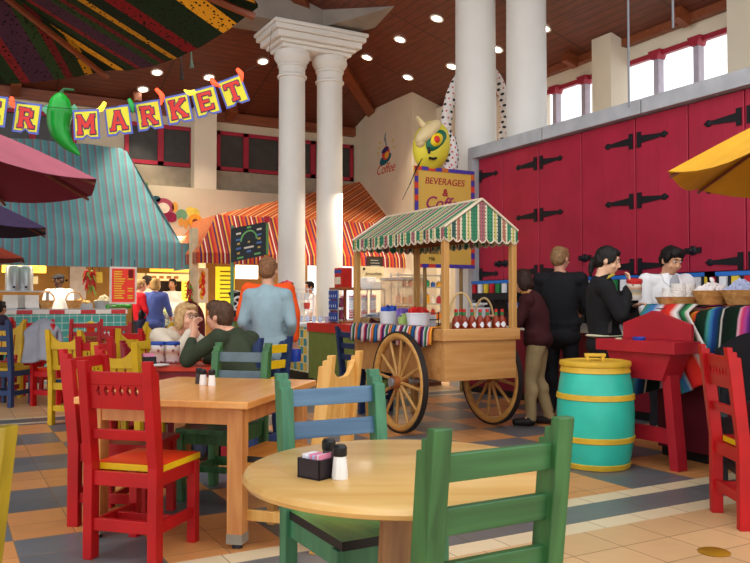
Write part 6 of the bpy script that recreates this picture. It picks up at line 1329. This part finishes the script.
# woman in maroon at the cart
mp_ = P(538, 7.98)
human('woman in dark maroon top and tan trousers reaching towards the cart', mp_, -70, dict(hip=V(0,0,.92), hpL=V(-.075,0,.86), hpR=V(.075,0,.86), chest=V(0,.02,1.20), neck=V(0,.10,1.36), head=V(0,.17,1.50), shR=V(.17,.09,1.30), shL=V(-.17,.09,1.30), elR=V(.20,.18,1.06), wrR=V(.13,.38,1.12), elL=V(-.20,.18,1.06), wrL=V(-.12,.40,1.12), anL=V(-.10,.06,.08), toeL=V(-.11,.22,.03), knL=V(-.09,.07,.48), anR=V(.10,-.10,.08), toeR=V(.11,.06,.03)), .975, 'cf9878', '2e1a12', 'bob', '3c1418', 1.0, 'a08a62', '1e1614', head=(0, .3), hem=.03, wide=1.02, collar='b07a3a')
# man in pale blue shirt, back view, and the orange jacket beyond him
human('man in pale blue shirt and jeans seen from behind in the middle', P(268, 6.95), 4, dict(elR=V(.225,-.03,1.12), wrR=V(.17,.14,1.0), elL=V(-.225,-.03,1.12), wrL=V(-.17,.14,1.0), shR=V(.158,-.015,1.37), shL=V(-.158,-.015,1.37)), .955, 'd09a7c', '7a5234', 'short', '8fa6ae', 1.0, '2c3a5e', wide=.92, face=False, head=(-.1, .05), hem=.08)
ob, _, _ = human('person in bright orange jacket beyond the man in blue shirt', P(268.5, 8.0), 0, dict(shR=V(.205,-.015,1.42), shL=V(-.205,-.015,1.42), elR=V(.285,-.02,1.15), wrR=V(.275,.06,.90), elL=V(-.285,-.02,1.15), wrL=V(-.23,.2,1.02)), .975, 'd09a7c', '5a3a24', 'short', 'f0561a', 1.0, '38406a', wide=1.2, face=False, hem=.1, topvar=.08)
wr = ob.matrix_basis @ V(.275, .08, .82); t = thing('cup_lid', 'round dark blue jar held low by the person in orange', 'jar', wr - Vector((0,0,.16))); MB().lathe([(0,0),(.055,.0),(.06,.05),(.06,.11),(.05,.13),(0,.13)], 20).build('jar_body', paint('2440a0', .3), t, smooth=40)
t.name = 'souvenir_jar'
# the couple at the red table
SIT = dict(hip=V(0,0,.52), chest=V(0,.06,.80), neck=V(0,.20,1.02), head=V(0,.30,1.15), shR=V(.19,.17,.98), shL=V(-.19,.17,.98), hpR=V(.09,.02,.52), hpL=V(-.09,.02,.52), knR=V(.12,.42,.50), knL=V(-.12,.42,.50), anR=V(.12,.40,.08), anL=V(-.12,.40,.08), toeR=V(.12,.55,.03), toeL=V(-.12,.55,.03))
d = dict(SIT); d.update(neck=V(0,.23,1.0), head=V(.02,.34,1.135), elL=V(-.24,.44,.80), wrL=V(-.17,.45,.955), elR=V(.20,.38,.79), wrR=V(.02,.50,.79), shR=V(.185,.16,.95), palmL=V(0,-1,.2))
human('man in dark green sweater leaning on the red table, seen from behind', tuple(cam(-.95, 6.08))[:2], -62, d, 1.0, 'd89e80', '4e3524', 'full', '343c2a', .95, '2c3040', head=(.15, -.05), wide=1.12, deep=1.15, face=False, curl=.6)
d = dict(SIT); d.update(hip=V(0,0,.50), neck=V(0,.20,.99), head=V(0,.30,1.12), elL=V(-.22,.40,.80), wrL=V(-.05,.40,.80), elR=V(.24,.42,.80), wrR=V(.08,.42,1.00), palmR=V(0,-1,.2), shR=V(.175,.15,.96), shL=V(-.175,.15,.96))
bw, H_, j = human('blonde woman with glasses in cream sweater facing the man in green', tuple(cam(-1.90, 7.02))[:2], 122, d, 1.0, 'e2ae90', 'c09a68', 'bob', 'd8cab4', .95, '3a3a44', head=(-.1, .0), topvar=.05, curl=.6)
q = MB(); [q.torus(H_((s*.032,.100,.010)), .024, .0028, (0,1,0), 18, 6) for s in (-1,1)]; q.cyl(H_((-.01,.104,.014)), H_((.01,.104,.014)), .0025); q.build('glasses', paint('6a5a48', .3), bw)
# stall people
CK = dict(elR=V(.26,.05,1.12), wrR=V(.22,.22,1.0), elL=V(-.26,.05,1.12), wrL=V(-.22,.22,1.0))
yk2 = 15.75
def Py(px, y): v = ony(px, 300, y); return (v.x, v.y)
human('cook in white coat and black cap behind the teal tiled counter', Py(58.5, yk2), 178, CK, 1.03, '4a2e20', '14100e', 'cap', 'e8e6e6', 1.0, '2a2a30', head=(-.5, 0), topvar=.04, wide=1.15, vox=.016)
bw2, _, _ = human('woman in blue jacket and jeans with black shoulder bag queuing', Py(155.5, 15.25), 8, CK, .99, 'dca888', 'b08a54', 'bob', '4a5aa0', 1.0, '2a4a8a', face=False, vox=.016, hem=.08)
MB().ell((-.27,.02,1.0), (.07,.14,.16), 16).build('shoulder_bag', paint('17171c', .5), bw2, smooth=60); MB().tube([(-.27,-.03,1.12),(-.17,-.06,1.42),(-.25,.09,1.14)], .012, 6).build('bag_strap', P_BLACK, bw2)
human('person in red sweater half hidden by the red menu board', Py(140.5, 15.5), 60, CK, .98, 'd8a488', '9a7a54', 'short', 'd41c2c', 1.0, '2a3050', face=False, vox=.016)
human('man in cream shirt standing left of the woman in blue', Py(147, 16.35), 30, CK, 1.04, 'c89272', '241812', 'short', 'd8ccb4', 1.0, '8a7a5c', face=False, vox=.016, wide=1.1)
human('server in white coat behind the glass food case', Py(172.5, 17.2), 185, CK, 1.02, 'c08a68', '1e1410', 'short', 'e4e0da', 1.0, '2a2a30', vox=.016)
human('person in white shirt glimpsed between the two slim columns', Py(309.5, 14.6), -120, CK, .97, 'c08a68', '1e1410', 'short', 'e6dfe0', 1.0, '6a1a24', face=False, vox=.016)
human('dark haired person at the far left edge behind the yellow chair', tuple(cam(-6.15, 12.4))[:2], 20, dict(SIT, **{'elR': V(.22,.30,.80), 'wrR': V(.10,.42,.79), 'elL': V(-.22,.30,.80), 'wrL': V(-.10,.42,.79)}), 1.0, 'b08060', '1a1414', 'short', '2a2436', 1.0, '22222a', face=False, vox=.016)
# ================================================================ CAMERA AND LIGHT
cd_ = bpy.data.cameras.new('camera'); cam_o = bpy.data.objects.new('camera', cd_); COL.objects.link(cam_o)
cd_.sensor_width = 36; cd_.lens = F/750*36; cd_.clip_start = .05; cd_.clip_end = 200
cam_o.location = (0, 0, H); cam_o.rotation_euler = (PI/2 + PITCH, 0, -YAW); SC.camera = cam_o
W = bpy.data.worlds.new('World'); SC.world = W; W.use_nodes = True; bg = W.node_tree.nodes['Background']; bg.inputs['Color'].default_value = (.96, .98, 1.0, 1); bg.inputs['Strength'].default_value = 1.25
def area(name, loc, size, power, col=(1,.9,.75), rot=(0,0,0), sy=None, spread=None):
    l = bpy.data.lights.new(name, 'AREA'); l.energy = power; l.color = col; l.size = size
    if sy: l.shape = 'RECTANGLE'; l.size_y = sy
    if spread: l.spread = spread
    o = bpy.data.objects.new(name, l); COL.objects.link(o); o.location = loc; o.rotation_euler = rot; return o
area('kitchen_fill_light', (1.2, 15.35, 2.35), 4.5, 80, (1,.84,.62), sy=.5)  # added fill under the awning to brighten cook and counter, no fixture
area('order_window_fill_light', (3.6, 16.4, 2.6), 1.6, 40, (1,.87,.68), sy=1.2)  # added warm fill for the queue area, no visible lamp
area('cafe_fill_light', (6.2, 15.6, 2.55), 3.2, 110, (1,.90,.75), sy=1.0)  # added warm fill inside the orange stall, no fixture modelled
area('back_bar_fill_light', (6.9, 12.4, 3.2), 1.2, 45, (1,.88,.7))  # unseen fill added above the back bar
for (px, py), lb in names.items():
    p, s_ = ceil_hit(px, py); l = bpy.data.lights.new('downlight_lamp', 'SPOT'); l.energy = 90; l.color = (1,.87,.68); l.spot_size = math.radians(80); l.spot_blend = .6; l.shadow_soft_size = .08
    o = bpy.data.objects.new('downlight_lamp', l); COL.objects.link(o); o.location = p - Vector((0,0,.35))
vs_ = SC.view_settings; SC.display_settings.display_device = 'sRGB'; vs_.view_transform = 'Standard'; vs_.look = 'None'; vs_.gamma = 1; vs_.use_curve_mapping = False; vs_.exposure = 0.75
bpy.data.scenes.remove(TMP)
